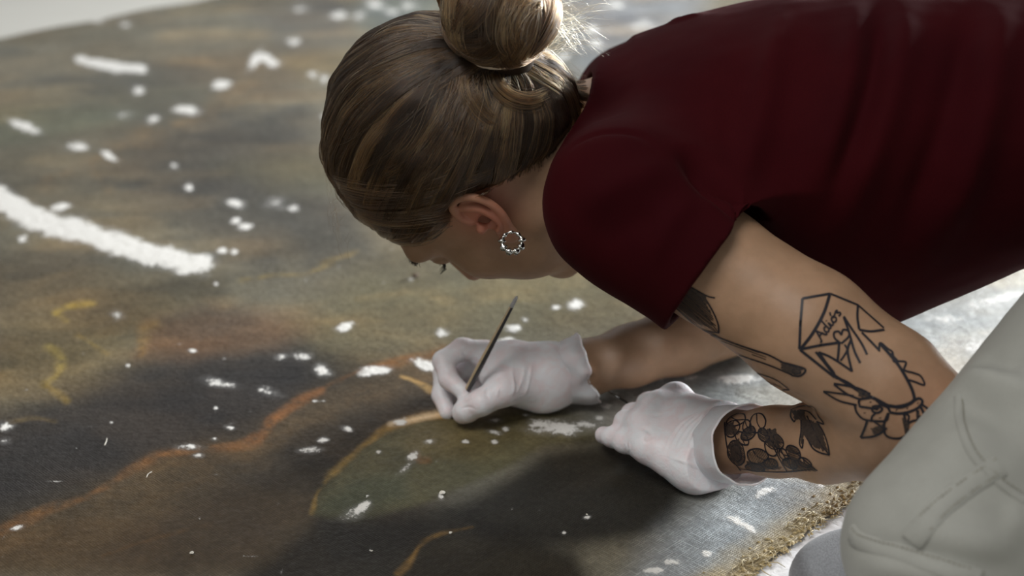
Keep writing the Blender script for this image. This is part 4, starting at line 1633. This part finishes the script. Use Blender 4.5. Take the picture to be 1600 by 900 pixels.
def swept_strands(n, k=18):
    # roots over the scalp, many of them along the hairline
    d = unit(RNG.normal(size=(n * 5, 3)))
    R = radius_at(d)
    p = HC + d * R[:, None]
    f, u, l = headcoords(p)
    hd = hairdist(p)
    ok = (hd > -0.004) & (l > -0.075)
    w = np.where(hd < 0.014, 3.0, 0.8)
    ok &= RNG.random(len(d)) < w / 3.0
    d, hd, f, u, l = d[ok][:n], hd[ok][:n], f[ok][:n], u[ok][:n], l[ok][:n]
    n = len(d)
    # clumps: snap part of each root towards a clump centre
    cl = unit(RNG.normal(size=(NC, 3)))
    near = np.empty(n, int)
    for a in range(0, n, 4000):
        near[a:a + 4000] = (d[a:a + 4000] @ cl.T).argmax(1)
    cval = RNG.normal(size=NC) * 0.75
    bdir = unit((BUN_B - HC)[None])[0]
    ang = RNG.normal(size=(n, 3)) * 0.035
    d1 = unit(bdir + ang + 0.05 * (cl[near] - bdir))
    behind = unit((H(-0.055, 0.000, 0.080) - HC)[None])[0]
    behind2 = unit((H(-0.055, 0.000, -0.080) - HC)[None])[0]
    wgt = np.clip(1 - hd / 0.075, 0, 1) * np.clip((f + 0.02) / 0.05, 0, 1) * 0.85
    side = np.where((l > 0.0)[:, None], behind, behind2)
    opp = np.clip((0.35 - (d * d1).sum(1)) / 1.2, 0, 1)[:, None]
    over = 1.0 * hU + np.clip(l / 0.05, -1.2, 1.2)[:, None] * hL * 0.75
    mid = unit(0.5 * (d + d1) + opp * over)
    mid = unit(mid * (1 - wgt)[:, None] + side * wgt[:, None])
    mid = unit(mid + 0.05 * cl[(near * 7 + 3) % NC])
    t = np.linspace(0, 1, k)[None, :, None]
    path = unit((1 - t) ** 2 * d[:, None] + 2 * t * (1 - t) * mid[:, None] + t * t * d1[:, None])
    # clumping towards the clump's own path
    R = radius_at(path.reshape(-1, 3)).reshape(n, k)
    lift = (0.0012 + 0.0026 * RNG.random(n)[:, None] + 0.0030 * RNG.random(NC)[near][:, None]) * np.sin(np.pi * np.clip(t[..., 0] * 0.9 + 0.08, 0, 1)) + \
        (0.0025 * np.clip(vnoise(np.concatenate((path.reshape(-1, 3) * 9, ), 1), 5).reshape(n, k), -0.3, 1))
    pts = HC + path * (R + lift)[..., None]
    # strands gather into locks
    mean = np.zeros((NC, k, 3))
    np.add.at(mean, near, pts)
    mean /= np.maximum(np.bincount(near, minlength=NC), 1)[:, None, None]
    g = 0.42 * np.sin(np.pi * np.clip(t[..., 0] * 0.85 + 0.10, 0, 1))[..., None]
    tight = np.linalg.norm(pts - mean[near], axis=2).max(1) < 0.045
    pts = np.where(tight[:, None, None], pts + g * (mean[near] - pts), pts)
    # ends dive into the bun base
    e = np.clip((t[..., 0] - 0.80) / 0.2, 0, 1)[..., None] ** 1.5
    ring = BUN_B + 0.010 * unit(RNG.normal(size=(n, 3)))
    pts = pts * (1 - 0.75 * e) + ring[:, None] * 0.75 * e
    fq, uq, lq = headcoords(pts.reshape(-1, 3))
    hit = ((((fq + 0.004) / 0.020) ** 2 + (uq / 0.033) ** 2 < 1) & (lq > 0.05)).reshape(n, k).any(1)
    pts, near, n = pts[~hit], near[~hit], int((~hit).sum())
    tone = tone_pick(np.clip(cval[near] * 0.75 + RNG.normal(size=n) * 0.55 - 0.55, -1, 1), 0.0)
    return pts, tone


sp, stn = swept_strands(24000)
o = add_curves('hair_strands', sp, np.where(stn.mean(1) > 0.06, 0.00030, RNG.uniform(0.00012, 0.00024, len(sp))), stn, hair)
o['kind'] = 'stuff'

# bun
bax = unit((BUN_C - BUN_B)[None])[0]
bx = unit(np.cross(bax, (0.3, 1, 0.2))[None])[0]
by = np.cross(bax, bx)
BR = (0.0465, 0.0460, 0.0420)
bfield = Field(BUN_C - 0.07, BUN_C + 0.07, 0.0024)
bfield.put(ellipsoid(BUN_C, BR, (bx, by, bax)), 0.004)
bfield.put(rcone(BUN_B + bax * -0.012, BUN_C, 0.026, 0.030), 0.02)
UV, UF = bfield.mesh()
UN = vnormals(UV, UF)
UV = UV + UN * (0.002 * fbm(UV * 40, 8, 2))[:, None]
bun = newmesh('hair_bun', UV, UF, M_CAP, person)
bun['label'] = 'loose high bun'


def bun_strands(nl, per, k=20):
    # wound locks laid round the bun
    P_, T_ = [], []
    right = np.array((1.0, 0.0, 0.0))
    for q in range(nl):
        ax = unit((right * RNG.choice((-1, 1)) + RNG.normal(size=3) * 0.42) if q % 3 else (by * 0.6 + RNG.normal(size=3) * 0.6))
        ref = unit(np.cross(ax, np.array((0.2, 0.3, 1.0))))
        w = np.cross(ax, ref)
        lat = RNG.uniform(-0.8, 0.8)
        a0, ln = RNG.uniform(0, 2 * math.pi), RNG.uniform(1.6, 3.2)
        s_ = np.linspace(0, 1, k)[None]
        a = a0 + ln * s_ + RNG.normal(size=(per, 1)) * 0.12
        wid = 0.085 * (0.55 + 0.45 * np.sin(np.pi * s_))
        lt = np.clip(lat + 0.22 * np.sin(s_ * 3 + q) + RNG.normal(size=(per, 1)) * wid + RNG.normal(size=(per, 1)) * 0.03 * np.sin(s_ * 5 + RNG.uniform(0, 6, (per, 1))), -0.96, 0.96)
        c = np.sqrt(1 - lt ** 2)
        d = c[..., None] * (np.cos(a)[..., None] * ref + np.sin(a)[..., None] * w) + lt[..., None] * ax
        lift = 0.985 + 0.15 * np.sin(np.pi * s_) * RNG.uniform(0.05, 1.0) + 0.04 * RNG.random((per, 1))
        P_.append(BUN_C + lift[..., None] * (d @ np.array((bx, by, bax)).T * np.array(BR)) @ np.array((bx, by, bax)))
        T_.append(tone_pick(np.clip(RNG.normal() * 0.5 + RNG.normal(size=per) * 0.5 - 0.3, -1, 1), 0.42))
    return np.concatenate(P_), np.concatenate(T_)


bp, bt = bun_strands(84, 130)
o = add_curves('bun_strands', bp, np.where(bt.mean(1) > 0.10, 0.00030, RNG.uniform(0.00014, 0.00024, len(bp))), bt, bun)
o['kind'] = 'stuff'

# locks that stand out on the head: gold streaks and slipped strands, laid on the hair surface
cap_bvh = bvh_of(CV, CF)
z1 = lambda p: [(480 + x * 0.3, y * 0.3) for x, y in p]
z2 = lambda p: [(480 + x * 0.3, 240 + y * 0.3) for x, y in p]
LOCKS = [  # path in photo pixels, half width (m), strands, tone, lift
    (z1([(800, 235), (640, 290), (480, 350), (330, 420), (220, 520), (150, 600)]), 0.0030, 60, 0.35, 0.004), (z1([(790, 262), (620, 400), (470, 470), (330, 590), (210, 680), (130, 710)]), 0.0030, 60, 0.25, 0.004),
    (z1([(740, 330), (640, 470), (520, 600), (380, 700), (250, 790)]), 0.0030, 60, 0.3, 0.004), (z1([(780, 400), (740, 560), (690, 700), (620, 800), (520, 900)]), 0.0045, 110, 0.45, 0.0045),
    (z1([(830, 400), (822, 470), (860, 560), (930, 630), (990, 650)]), 0.0022, 60, 0.7, 0.006), (z1([(955, 370), (980, 460), (1050, 520), (1150, 537), (1270, 490)]), 0.0026, 90, 0.75, 0.007),
    (z1([(1090, 335), (1200, 395), (1290, 450), (1330, 490)]), 0.0030, 90, 0.9, 0.005), (z1([(1200, 300), (1290, 345), (1350, 400), (1370, 450)]), 0.0030, 70, 0.8, 0.005),
    (z1([(700, 245), (560, 240), (400, 300), (290, 370)]), 0.0030, 60, 0.25, 0.004), (z1([(690, 200), (560, 180), (420, 220), (320, 280)]), 0.0030, 60, 0.15, 0.004),
    (z1([(800, 330), (790, 450), (740, 600), (720, 760), (680, 880)]), 0.0035, 80, 0.5, 0.0045), (z1([(1000, 560), (1000, 640), (980, 740), (960, 830)]), 0.0012, 24, 0.6, 0.004),
    (z2([(140, 240), (300, 310), (450, 330), (600, 315), (760, 280), (900, 205), (1000, 165)]), 0.0028, 80, 0.55, 0.004), (z2([(130, 140), (250, 180), (420, 200), (600, 190), (800, 130), (960, 80)]), 0.0028, 80, 0.5, 0.004),
    (z2([(150, 320), (240, 400), (380, 445), (520, 440), (640, 400), (760, 310)]), 0.0022, 70, 0.6, 0.0035), (z2([(130, 200), (300, 262), (480, 265), (640, 240), (800, 190)]), 0.0026, 60, 0.4, 0.004),
    (z2([(330, 150), (520, 110), (640, 30), (700, -60)]), 0.0030, 70, 0.55, 0.0045), (z2([(300, 130), (420, 60), (520, -20), (600, -120)]), 0.0030, 70, 0.45, 0.0045),
    (z2([(1000, 160), (900, 190), (800, 245), (740, 300)]), 0.0018, 40, 0.7, 0.004), (z1([(640, 320), (500, 420), (380, 520), (240, 640), (150, 740)]), 0.0028, 60, 0.2, 0.004),
    (z1([(900, 380), (880, 470), (900, 560), (960, 640)]), 0.0020, 50, 0.65, 0.005), (z1([(1050, 350), (1100, 430), (1130, 500)]), 0.0016, 40, 0.8, 0.004),
]
lp, lt3 = [], []
for path, hw, cnt, tone, lift in LOCKS:
    q, nn = on_surface(path, cap_bvh, 0.0, 6)
    if len(q) < 4:
        continue
    q, nn = np.array(q), np.array(nn)
    s = np.linspace(0, len(q) - 1, 18)
    C_ = np.stack([np.interp(s, range(len(q)), q[:, a]) for a in range(3)], 1)
    N_ = unit(np.stack([np.interp(s, range(len(q)), nn[:, a]) for a in range(3)], 1))
    T_ = unit(np.gradient(C_, axis=0))
    B_ = np.cross(T_, N_)
    u_ = np.linspace(0, 1, 18)
    for i in range(cnt):
        a_, b_ = RNG.normal() * hw * 1.9, RNG.random()
        k0 = np.sin(np.pi * np.clip(u_ * 0.92 + 0.04, 0, 1)) ** 0.5
        lp.append(C_ + N_ * 0.0012 + B_ * (a_ * (0.45 + 0.55 * k0) + 0.0008 * np.sin(u_ * 5 + RNG.uniform(0, 6)))[:, None] + N_ * (k0 * lift * (0.55 + 0.45 * b_) + 0.0002)[:, None])
        lt3.append(tone_pick(np.array([np.clip(tone - 0.75 + RNG.normal() * 0.45, -1, 1)]), 0.25)[0])
o = add_curves('streaks', np.array(lp), 0.00020, np.array(lt3), hair)
o['kind'] = 'stuff'

# hair tie
tb_, tc = [], P(783, 70, 1.206)
for i in range(36):
    a = 2 * math.pi * i / 36
    tb_.append(tc + 0.0320 * (math.cos(a) * bx + math.sin(a) * by))
V_, F_ = [], []
for i in range(36):
    rdir_ = nrm(tb_[i] - tc)
    for q in range(8):
        an = 2 * math.pi * q / 8
        V_.append(tb_[i] + 0.0026 * math.cos(an) * rdir_ + 0.0026 * math.sin(an) * bax)
for i in range(36):
    for q in range(8):
        F_.append((i * 8 + q, i * 8 + (q + 1) % 8, ((i + 1) % 36) * 8 + (q + 1) % 8, ((i + 1) % 36) * 8 + q))
newmesh('hair_tie', np.array(V_), F_, mat_plain('elastic', (206, 190, 168), 0.6), bun)

# loose hair: wisps beside the bun, at the brow side and on the nape
fl_p, fl_t, fl_r = [], [], []


def wisp(pts, tone, r):
    c = catmull(pts, 8)
    s = np.linspace(0, len(c) - 1, 16)
    fl_p.append(np.array([[np.interp(x, range(len(c)), c[:, a]) for a in range(3)] for x in s]))
    fl_t.append(tone)
    fl_r.append(r)


for i in range(150):          # behind the bun; the window's glow is put into their pale tones
    s0 = RNG.normal(size=2)
    st = P(852 + s0[0] * 8, RNG.uniform(-15, 95), 1.20 + 0.02 * s0[1])
    dx, dy = RNG.uniform(20, 95), RNG.uniform(5, 75)
    en = P(868 + dx, (-20 + RNG.uniform(0, 95)) + dy * 0.4, 1.22 + 0.03 * RNG.normal())
    wisp([st, (st + en) / 2 + RNG.normal(size=3) * 0.005 + np.array((0, 0, 0.004)), en], TONES[4 + RNG.integers(0, 2)], 0.00008)
for i in range(90):           # front outline
    y = RNG.uniform(90, 370)
    x0 = 522 + 0.0011 * (y - 230) ** 2 + 6
    st = P(x0, y, 1.31)
    k = RNG.uniform(6, 26)
    en = P(x0 - k * RNG.uniform(0.2, 1.0), y + RNG.uniform(10, 60), 1.31 + 0.02 * RNG.normal())
    wisp([st, P(x0 - k, y + RNG.uniform(-5, 20), 1.31), en], TONES[1 + RNG.integers(0, 2)], 0.00006)
for i in range(260):          # nape, combed up into the bun
    a = RNG.uniform(0, 1)
    st = P(905 - 22 * a + RNG.normal() * 8, 122 + 150 * a + RNG.normal() * 6, 1.345 - 0.05 * a)
    en = P(862 + RNG.normal() * 14, 100 + 110 * a + RNG.normal() * 10, 1.335 - 0.05 * a)
    wisp([st, (st + en) / 2 + RNG.normal(size=3) * 0.004, en], TONES[RNG.integers(0, 4)], 0.00009)
o = add_curves('loose_hair', np.array(fl_p), np.array(fl_r), np.array(fl_t), hair)
o['kind'] = 'stuff'

# brow and lashes
ls = []
body_bvh = bvh_of(BV, BF)


def on_face(u, l):
    o = Vector(H(0.20, u, l))
    h = body_bvh.ray_cast(o, Vector(-hF))
    return np.array(h[0])


for i in range(46):
    a = i / 45.0
    r = on_face(0.0145 + 0.0006 * RNG.normal(), 0.022 + 0.022 * a)
    d = hF * 0.009 - hU * 0.0015 + hL * (a - 0.4) * 0.006 + RNG.normal(size=3) * 0.0006
    ls.append([r, r + d * 0.5 + hU * -0.001, r + d + hU * 0.003])
lv = MB()
for q in ls:
    lv.add(tube([q[0], q[1], q[2]], [.00022, .00018, .00006], 5))
lv.build('eyelashes', mat_plain('lash', (20, 16, 14), 0.5), person)['kind'] = 'stuff'
bv = MB()
for i in range(160):
    a = RNG.random()
    r = on_face(0.0385 + 0.0025 * math.sin(a * 3) + 0.0015 * RNG.normal(), 0.014 + 0.036 * a)
    d = hL * 0.006 + hU * 0.002 * RNG.normal() + hF * 0.001
    bv.add(tube([r, r + d], [.00030, .00008], 4))
bv.build('eyebrow', mat_plain('brow_hair', (52, 38, 28), 0.6), person)['kind'] = 'stuff'

# hoop earring
er = bpy.data.meshes.new('tmp')
ev, ef = [], []
ec = P(800, 378, 1.222)
en_ = nrm(np.array((0, 0, CAM_H)) - ec + np.array((0.15, 0, 0.1)))
e1 = nrm(np.cross((0, 0, 1), en_))
e2 = np.cross(en_, e1)
for i in range(64):
    a = 2 * math.pi * i / 64
    rr = 0.0086
    tk = (0.0022 + 0.0008 * math.sin(a * 9) + 0.0003 * math.sin(a * 17)) * (0.45 + 0.55 * sstep(-0.95, -0.2, np.array(-math.sin(a))))
    for q in range(10):
        b = 2 * math.pi * q / 10 + a * 4.5
        sq = 1.0 + 0.28 * math.cos(2 * b)
        ev.append(ec + e1 * math.cos(a) * (rr + tk * math.cos(b) * sq) + e2 * math.sin(a) * (rr + tk * math.cos(b) * sq) + en_ * tk * math.sin(b))
for i in range(64):
    for q in range(10):
        ef.append((i * 10 + q, i * 10 + (q + 1) % 10, ((i + 1) % 64) * 10 + (q + 1) % 10, ((i + 1) % 64) * 10 + q))
earring = newmesh('earring', np.array(ev), ef, mat_plain('silver', (214, 214, 210), 0.18, 1.0), person)
earring['label'] = 'chunky twisted silver hoop earring'
# ------------------------------------------------------------------ tattoos on the near arm (ink lines lie on the skin)
def mat_ink(name, c):
    m = NT(name)
    n = m.noise(m.coord(), 500, 3)
    m.bsdf(Base_Color=m.mix(m.ramp(n, 0.35, 0.75), rgb(c), tuple(x * 1.5 for x in rgb(c)[:3]) + (1,)), Roughness=0.46, Specular_IOR_Level=0.35)
    return m.m


M_INK, M_SHADE = mat_ink('tattoo_ink', (26, 25, 32)), mat_ink('tattoo_shading', (58, 48, 42))
rr = random.Random(12)
c5 = lambda p: [(1000 + x * 0.3133, 330 + y * 0.3133) for x, y in p]
c6 = lambda p: [(1120 + x * 0.3, 500 + y * 0.3) for x, y in p]
c4 = lambda p: [(880 + x * 0.25, 560 + y * 0.25) for x, y in p]


ARM_AX = [np.array((P(*a[:3]), P(*b[:3]))) for c in (LA, LF) for a, b in zip(c[:-1], c[1:])]


def on_near_arm(p):
    for a, b in ARM_AX:
        h = np.clip((p - a) @ (b - a) / ((b - a) @ (b - a)), 0, 1)
        if np.linalg.norm(p - a - h * (b - a)) < 0.066:
            return True
    return False


def ink(mb, pts, w=2.2, w1=None, sm=True):
    """line of ink about w photo pixels wide"""
    q, nn = on_surface(pts, body_bvh, 0.0005, 5 if sm else 1, sm)
    if not sm and len(q) >= 2:
        q2, n2 = on_surface([(a[0] + (b[0] - a[0]) * t, a[1] + (b[1] - a[1]) * t) for a, b in zip(pts[:-1], pts[1:]) for t in np.linspace(0, 1, 8)], body_bvh, 0.0005, 1, False)
        q, nn = q2, n2
    keep = [i for i in range(len(q)) if on_near_arm(q[i])]
    q, nn = [q[i] for i in keep], [nn[i] for i in keep]
    ribbon(mb, q, nn, w * 0.00074, (w if w1 is None else w1) * 0.00074)


def hatch(mb, poly, ang, gap=2.2, w=1.8):
    """shaded area: close parallel strokes inside the outline"""
    p = np.asarray(poly, float)
    d = np.array((math.cos(math.radians(ang)), math.sin(math.radians(ang))))
    n = np.array((-d[1], d[0]))
    a, b = (p @ n).min(), (p @ n).max()
    x = a + gap / 2
    while x < b:
        hits = []
        for i in range(len(p)):
            u, v = p[i], p[(i + 1) % len(p)]
            su, sv_ = u @ n - x, v @ n - x
            if su * sv_ < 0:
                t = su / (su - sv_)
                hits.append((u + (v - u) * t) @ d)
        hits.sort()
        for h0, h1 in zip(hits[::2], hits[1::2]):
            if h1 - h0 > 1.5:
                e = rr.uniform(0.0, 0.12) * (h1 - h0)
                ink(mb, [tuple(n * x + d * (h0 + e)), tuple(n * x + d * (h0 + h1) / 2), tuple(n * x + d * (h1 - e))], w, w * 0.6)
        x += gap * rr.uniform(0.8, 1.25)


def tattoo(name, label, lines, shades=()):
    mb = MB()
    for l in lines:
        l(mb)
    o = mb.build('tattoo', M_INK, person)
    o['kind'] = 'stuff'
    o['label'] = label
    if shades:
        sb_ = MB()
        for l in shades:
            l(sb_)
        sb_.build('shading', M_SHADE, o)['kind'] = 'stuff'
    return o


L = lambda pts, w=2.2, w1=None, sm=True: (lambda mb: ink(mb, pts, w, w1, sm))
Hh = lambda pts, a, g=2.2, w=1.8: (lambda mb: hatch(mb, pts, a, g, w))

# feather and arrow high on the arm
tattoo('arrow', 'bird wing and arrow tattoo below the sleeve', [
    L(c5([(165, 320), (250, 375), (330, 420), (375, 432)]), 1.6), L(c5([(320, 425), (365, 500), (390, 560), (395, 605)]), 2.0),
    L(c5([(395, 605), (330, 595), (270, 560), (200, 500), (140, 440)]), 2.0), L(c5([(180, 370), (260, 440), (330, 520), (390, 600)]), 1.2),
    L(c5([(150, 410), (240, 480), (320, 560), (380, 600)]), 1.2), L(c5([(210, 370), (290, 420), (350, 500)]), 1.2),
    L(c5([(120, 480), (190, 545), (250, 580)]), 1.6), L(c5([(110, 500), (180, 570), (245, 600)]), 1.6),
    L(c5([(250, 560), (400, 630), (520, 675), (640, 715), (730, 760), (825, 785)]), 2.2), L(c5([(245, 595), (400, 680), (520, 725), (640, 765), (760, 815)]), 2.2),
    L(c5([(700, 750), (760, 765), (825, 788), (800, 820), (755, 818)]), 2.2), L(c5([(760, 790), (790, 785), (800, 805), (770, 810), (760, 792)]), 2.0),
    L(c5([(290, 610), (340, 660), (400, 720), (440, 745)]), 1.8), L(c5([(330, 630), (400, 670), (425, 700), (430, 740)]), 1.8),
    L(c5([(530, 795), (600, 812), (680, 840), (745, 888)]), 1.8), L(c5([(545, 805), (600, 850), (660, 885), (745, 890)]), 1.8), L(c5([(540, 800), (620, 840), (700, 875)]), 1.2),
], [Hh(c5([(165, 330), (330, 425), (392, 600), (270, 560), (125, 440)]), 38, 2.0, 2.2), Hh(c5([(120, 470), (250, 560), (245, 600), (110, 500)]), 38),
    Hh(c5([(300, 615), (420, 690), (430, 740), (390, 715)]), 40, 1.8, 2.2), Hh(c5([(700, 752), (822, 788), (790, 818), (700, 785)]), 20, 1.8, 2.0),
    Hh(c5([(250, 565), (640, 720), (640, 745), (245, 590)]), 20, 3.0, 1.6), Hh(c5([(560, 810), (650, 850), (720, 882), (640, 872)]), 28, 2.4, 1.6)])

# envelope held by a hand
env = [
    L(c5([(810, 436), (948, 412)]), 2.8, None, False), L(c5([(948, 412), (1085, 468), (1215, 583)]), 2.6, None, False), L(c5([(810, 436), (800, 560), (795, 688)]), 2.8, None, False),
    L(c5([(945, 418), (915, 510), (860, 610), (800, 688)]), 3.2), L(c5([(798, 688), (900, 668), (992, 655)]), 2.8, None, False), L(c5([(798, 690), (880, 755), (972, 828)]), 3.0),
    L(c5([(1085, 470), (1083, 530), (1092, 590)]), 2.8), L(c5([(1092, 592), (1150, 600), (1218, 592)]), 2.8), L(c5([(1105, 605), (1150, 650), (1190, 692)]), 2.6),
    L(c5([(1015, 525), (1050, 580), (1085, 630), (1110, 670), (1132, 715)]), 2.6), L(c5([(1015, 530), (1035, 585), (1052, 640), (1070, 700), (1098, 757)]), 2.6),
    L(c5([(1052, 640), (1035, 690), (1045, 750), (1058, 800)]), 2.6), L(c5([(890, 702), (940, 722), (985, 748), (1058, 798)]), 2.4), L(c5([(890, 702), (930, 760), (962, 800), (975, 828)]), 3.2),
    L(c5([(992, 658), (990, 700), (985, 748)]), 2.6), L(c5([(1020, 665), (1032, 690), (1018, 720), (1000, 745)]), 2.0),
    L(c5([(1002, 660), (970, 632), (968, 605), (990, 600), (1003, 615), (1012, 592), (1038, 598), (1040, 625), (1004, 660)]), 2.2),
    L(c5([(975, 828), (1030, 850), (1090, 890)]), 2.8),
    L(c6([(515, 165), (560, 220), (620, 295)]), 2.6), L(c6([(615, 290), (680, 330), (760, 380), (830, 412), (890, 445)]), 3.4),
    L(c6([(850, 125), (900, 180), (945, 235), (985, 300), (1015, 360), (1030, 410)]), 3.4),
    L(c6([(845, 165), (850, 120), (890, 150), (915, 170), (920, 215), (950, 215), (985, 222), (975, 260), (1020, 275), (1060, 292), (1080, 338), (1030, 322), (1000, 312)]), 2.2),
    L(c6([(905, 175), (940, 212)]), 2.2),
]
o_ = np.array((906, 648.0))
dr, up_ = np.array((0.57, -0.82)), np.array((-0.80, -0.60))
tx = lambda p: c5([tuple(o_ + dr * x * 1.62 + up_ * y * 1.05) for x, y in p])
env += [
    L(tx([(-6, 4), (0, 0), (8, 26), (15, 50)]), 1.9), L(tx([(15, 50), (19, 24), (24, 1), (29, 2)]), 1.9), L(tx([(4, 20), (14, 22), (24, 20)]), 1.7),
    L(tx([(45, 24), (36, 26), (30, 12), (36, 0), (45, 8)]), 1.9), L(tx([(50, 58), (46, 30), (45, 6), (51, 0)]), 1.9),
    L(tx([(51, 0), (57, 24), (57, 4), (63, 0)]), 1.9), L(tx([(58, 36), (59, 39)]), 2.2),
    L(tx([(63, 0), (70, 18), (76, 25), (69, 18), (69, 3), (78, 0), (84, 12), (77, 25), (86, 20)]), 1.9), L(tx([(78, 34), (82, 40), (86, 47)]), 1.9),
    L(tx([(86, 20), (97, 26), (104, 24), (97, 17), (104, 8), (101, 0), (92, 2)]), 1.9),
]
tattoo('envelope', 'tattoo of a hand offering an envelope lettered in script', env)

# bracelet and bow under the elbow
tattoo('bracelet', 'tattoo of a jewelled cuff with spikes and a bow', [
    L(c6([(556, 370), (640, 382), (715, 395)]), 2.2), L(c6([(556, 372), (640, 420), (730, 442)]), 2.4), L(c6([(610, 330), (680, 342), (745, 358), (800, 385)]), 2.4), L(c6([(610, 334), (680, 385), (745, 412)]), 2.4),
    L(c6([(745, 412), (815, 402), (852, 436), (835, 462), (745, 450), (740, 425), (745, 412)]), 2.6, None, False), L(c6([(720, 445), (730, 480), (765, 515), (830, 525), (882, 522), (895, 482)]), 2.6),
    L(c6([(808, 452), (835, 446), (862, 462), (840, 482), (812, 474), (808, 452)]), 2.4), L(c6([(852, 438), (890, 455), (902, 478)]), 2.6), L(c6([(830, 482), (810, 500), (805, 522)]), 2.2),
    L(c6([(800, 424), (801, 428)]), 2.4), L(c6([(770, 480), (771, 484)]), 2.4), L(c6([(850, 506), (851, 510)]), 2.4), L(c6([(832, 464), (838, 466)]), 2.4),
    L(c6([(900, 450), (960, 446), (1010, 430), (1050, 408), (1070, 425), (1050, 455), (1000, 478), (945, 486), (902, 480)]), 2.8), L(c6([(890, 445), (960, 452), (1015, 428), (1032, 405)]), 3.6),
    L(c6([(935, 466), (938, 469)]), 2.4), L(c6([(990, 458), (993, 461)]), 2.4), L(c6([(1045, 430), (1048, 433)]), 2.4),
    L(c6([(785, 520), (770, 565), (750, 612)]), 2.6), L(c6([(750, 612), (810, 606), (850, 590), (885, 560)]), 2.6), L(c6([(815, 525), (845, 545), (868, 562)]), 2.2),
    L(c6([(892, 485), (872, 540), (876, 590), (905, 612), (955, 614), (990, 592), (985, 540), (975, 490)]), 2.6),
    L(c6([(985, 545), (1020, 525), (1055, 520)]), 2.4), L(c6([(985, 488), (1000, 500), (995, 530)]), 2.2), L(c6([(1045, 470), (1050, 520), (1075, 560), (1068, 600)]), 3.2),
    L(c6([(1055, 440), (1082, 500), (1080, 560), (1070, 602), (1120, 620), (1150, 595)]), 2.8), L(c6([(1068, 440), (1110, 470), (1155, 505), (1185, 550)]), 2.4),
], [Hh(c6([(800, 560), (875, 540), (870, 580), (820, 600)]), 30), Hh(c6([(965, 500), (1000, 540), (1002, 590), (982, 598)]), 80, 1.6, 2.2), Hh(c6([(1045, 470), (1085, 540), (1072, 600), (1055, 550)]), 80, 1.6, 2.2), Hh(c6([(730, 360), (800, 390), (800, 402), (740, 400)]), 20)])

# feather on the forearm
tattoo('feather', 'dark feather tattoo on the forearm', [
    L(c6([(385, 470), (430, 452), (490, 448), (515, 462)]), 1.8), L(c6([(515, 462), (530, 500), (560, 540), (520, 530)]), 1.8), L(c6([(390, 470), (385, 500), (405, 530), (415, 500)]), 1.8),
    L(c6([(440, 520), (440, 580), (432, 640), (446, 665), (452, 620)]), 1.8), L(c6([(530, 540), (560, 590), (580, 650), (588, 702)]), 2.0), L(c6([(588, 702), (540, 690), (500, 665), (470, 610)]), 2.0),
    L(c6([(470, 500), (500, 560), (540, 640), (585, 700)]), 1.4), L(c6([(430, 470), (480, 480), (520, 520)]), 1.4),
], [Hh(c6([(440, 500), (520, 530), (560, 600), (586, 698), (500, 660), (455, 600), (440, 660)]), 60, 1.7, 2.4), Hh(c6([(390, 470), (450, 470), (470, 520), (410, 525)]), 60, 1.9, 2.2)])

# flowers at the wrist
fl_lines, fl_sh = [], []
for cx, cy, rx, ry, an in ((1085, 385, 62, 34, -20), (1060, 440, 40, 55, 30), (1215, 405, 48, 62, 20), (1160, 470, 52, 34, -40), (1085, 590, 52, 78, -15), (1085, 590, 30, 52, -15), (1215, 610, 66, 46, 5), (1120, 500, 50, 30, 45),
                           (1300, 560, 34, 54, -30), (1345, 520, 30, 46, -25), (1440, 590, 36, 54, -40), (1420, 655, 48, 28, 25), (1300, 655, 44, 30, 10), (1510, 650, 44, 26, 28), (1200, 680, 60, 24, 8), (1150, 425, 26, 40, 0), (1255, 480, 30, 46, -30), (1380, 600, 24, 40, -30)):
    pts = []
    for t in np.linspace(0, 2 * math.pi, 13):
        x, y = rx * math.cos(t) * (1 + 0.08 * math.sin(3 * t + cx)), ry * math.sin(t)
        a = math.radians(an)
        pts.append((cx + x * math.cos(a) - y * math.sin(a), cy + x * math.sin(a) + y * math.cos(a)))
    fl_lines.append(L(c4(pts), 1.8))
    fl_lines.append(L(c4([pts[1], (cx, cy), pts[8]]), 1.2))
    if (cx + cy) % 3 != 0:
        fl_sh.append(Hh(c4(pts), an + 60, 2.2, 1.6))
fl_lines += [L(c4([(1255, 440), (1310, 540), (1360, 640), (1400, 705)]), 2.2), L(c4([(1290, 440), (1345, 540), (1395, 630), (1440, 700)]), 2.2), L(c4([(1010, 400), (1015, 480), (1040, 600), (1110, 700)]), 2.0),
             L(c4([(1100, 690), (1250, 705), (1400, 708), (1560, 690)]), 1.8), L(c4([(1400, 550), (1480, 610), (1575, 690)]), 1.8), L(c4([(1480, 640), (1540, 670), (1590, 700)]), 1.6)]
fl_sh += [Hh(c4([(1030, 540), (1100, 500), (1140, 620), (1120, 680), (1060, 640)]), 50, 1.6, 2.2), Hh(c4([(1240, 440), (1330, 440), (1360, 560), (1290, 560)]), 60, 1.7, 2.2), Hh(c4([(1130, 640), (1250, 650), (1400, 690), (1180, 706)]), 10, 1.9, 2.0),
          Hh(c4([(1420, 610), (1540, 660), (1590, 705), (1430, 700)]), 20, 1.9, 1.8), Hh(c4([(1010, 410), (1060, 400), (1110, 480), (1020, 480)]), 40, 1.9, 2.0)]
tattoo('flowers', 'dense black and grey flower tattoo above the wrist', fl_lines, fl_sh)
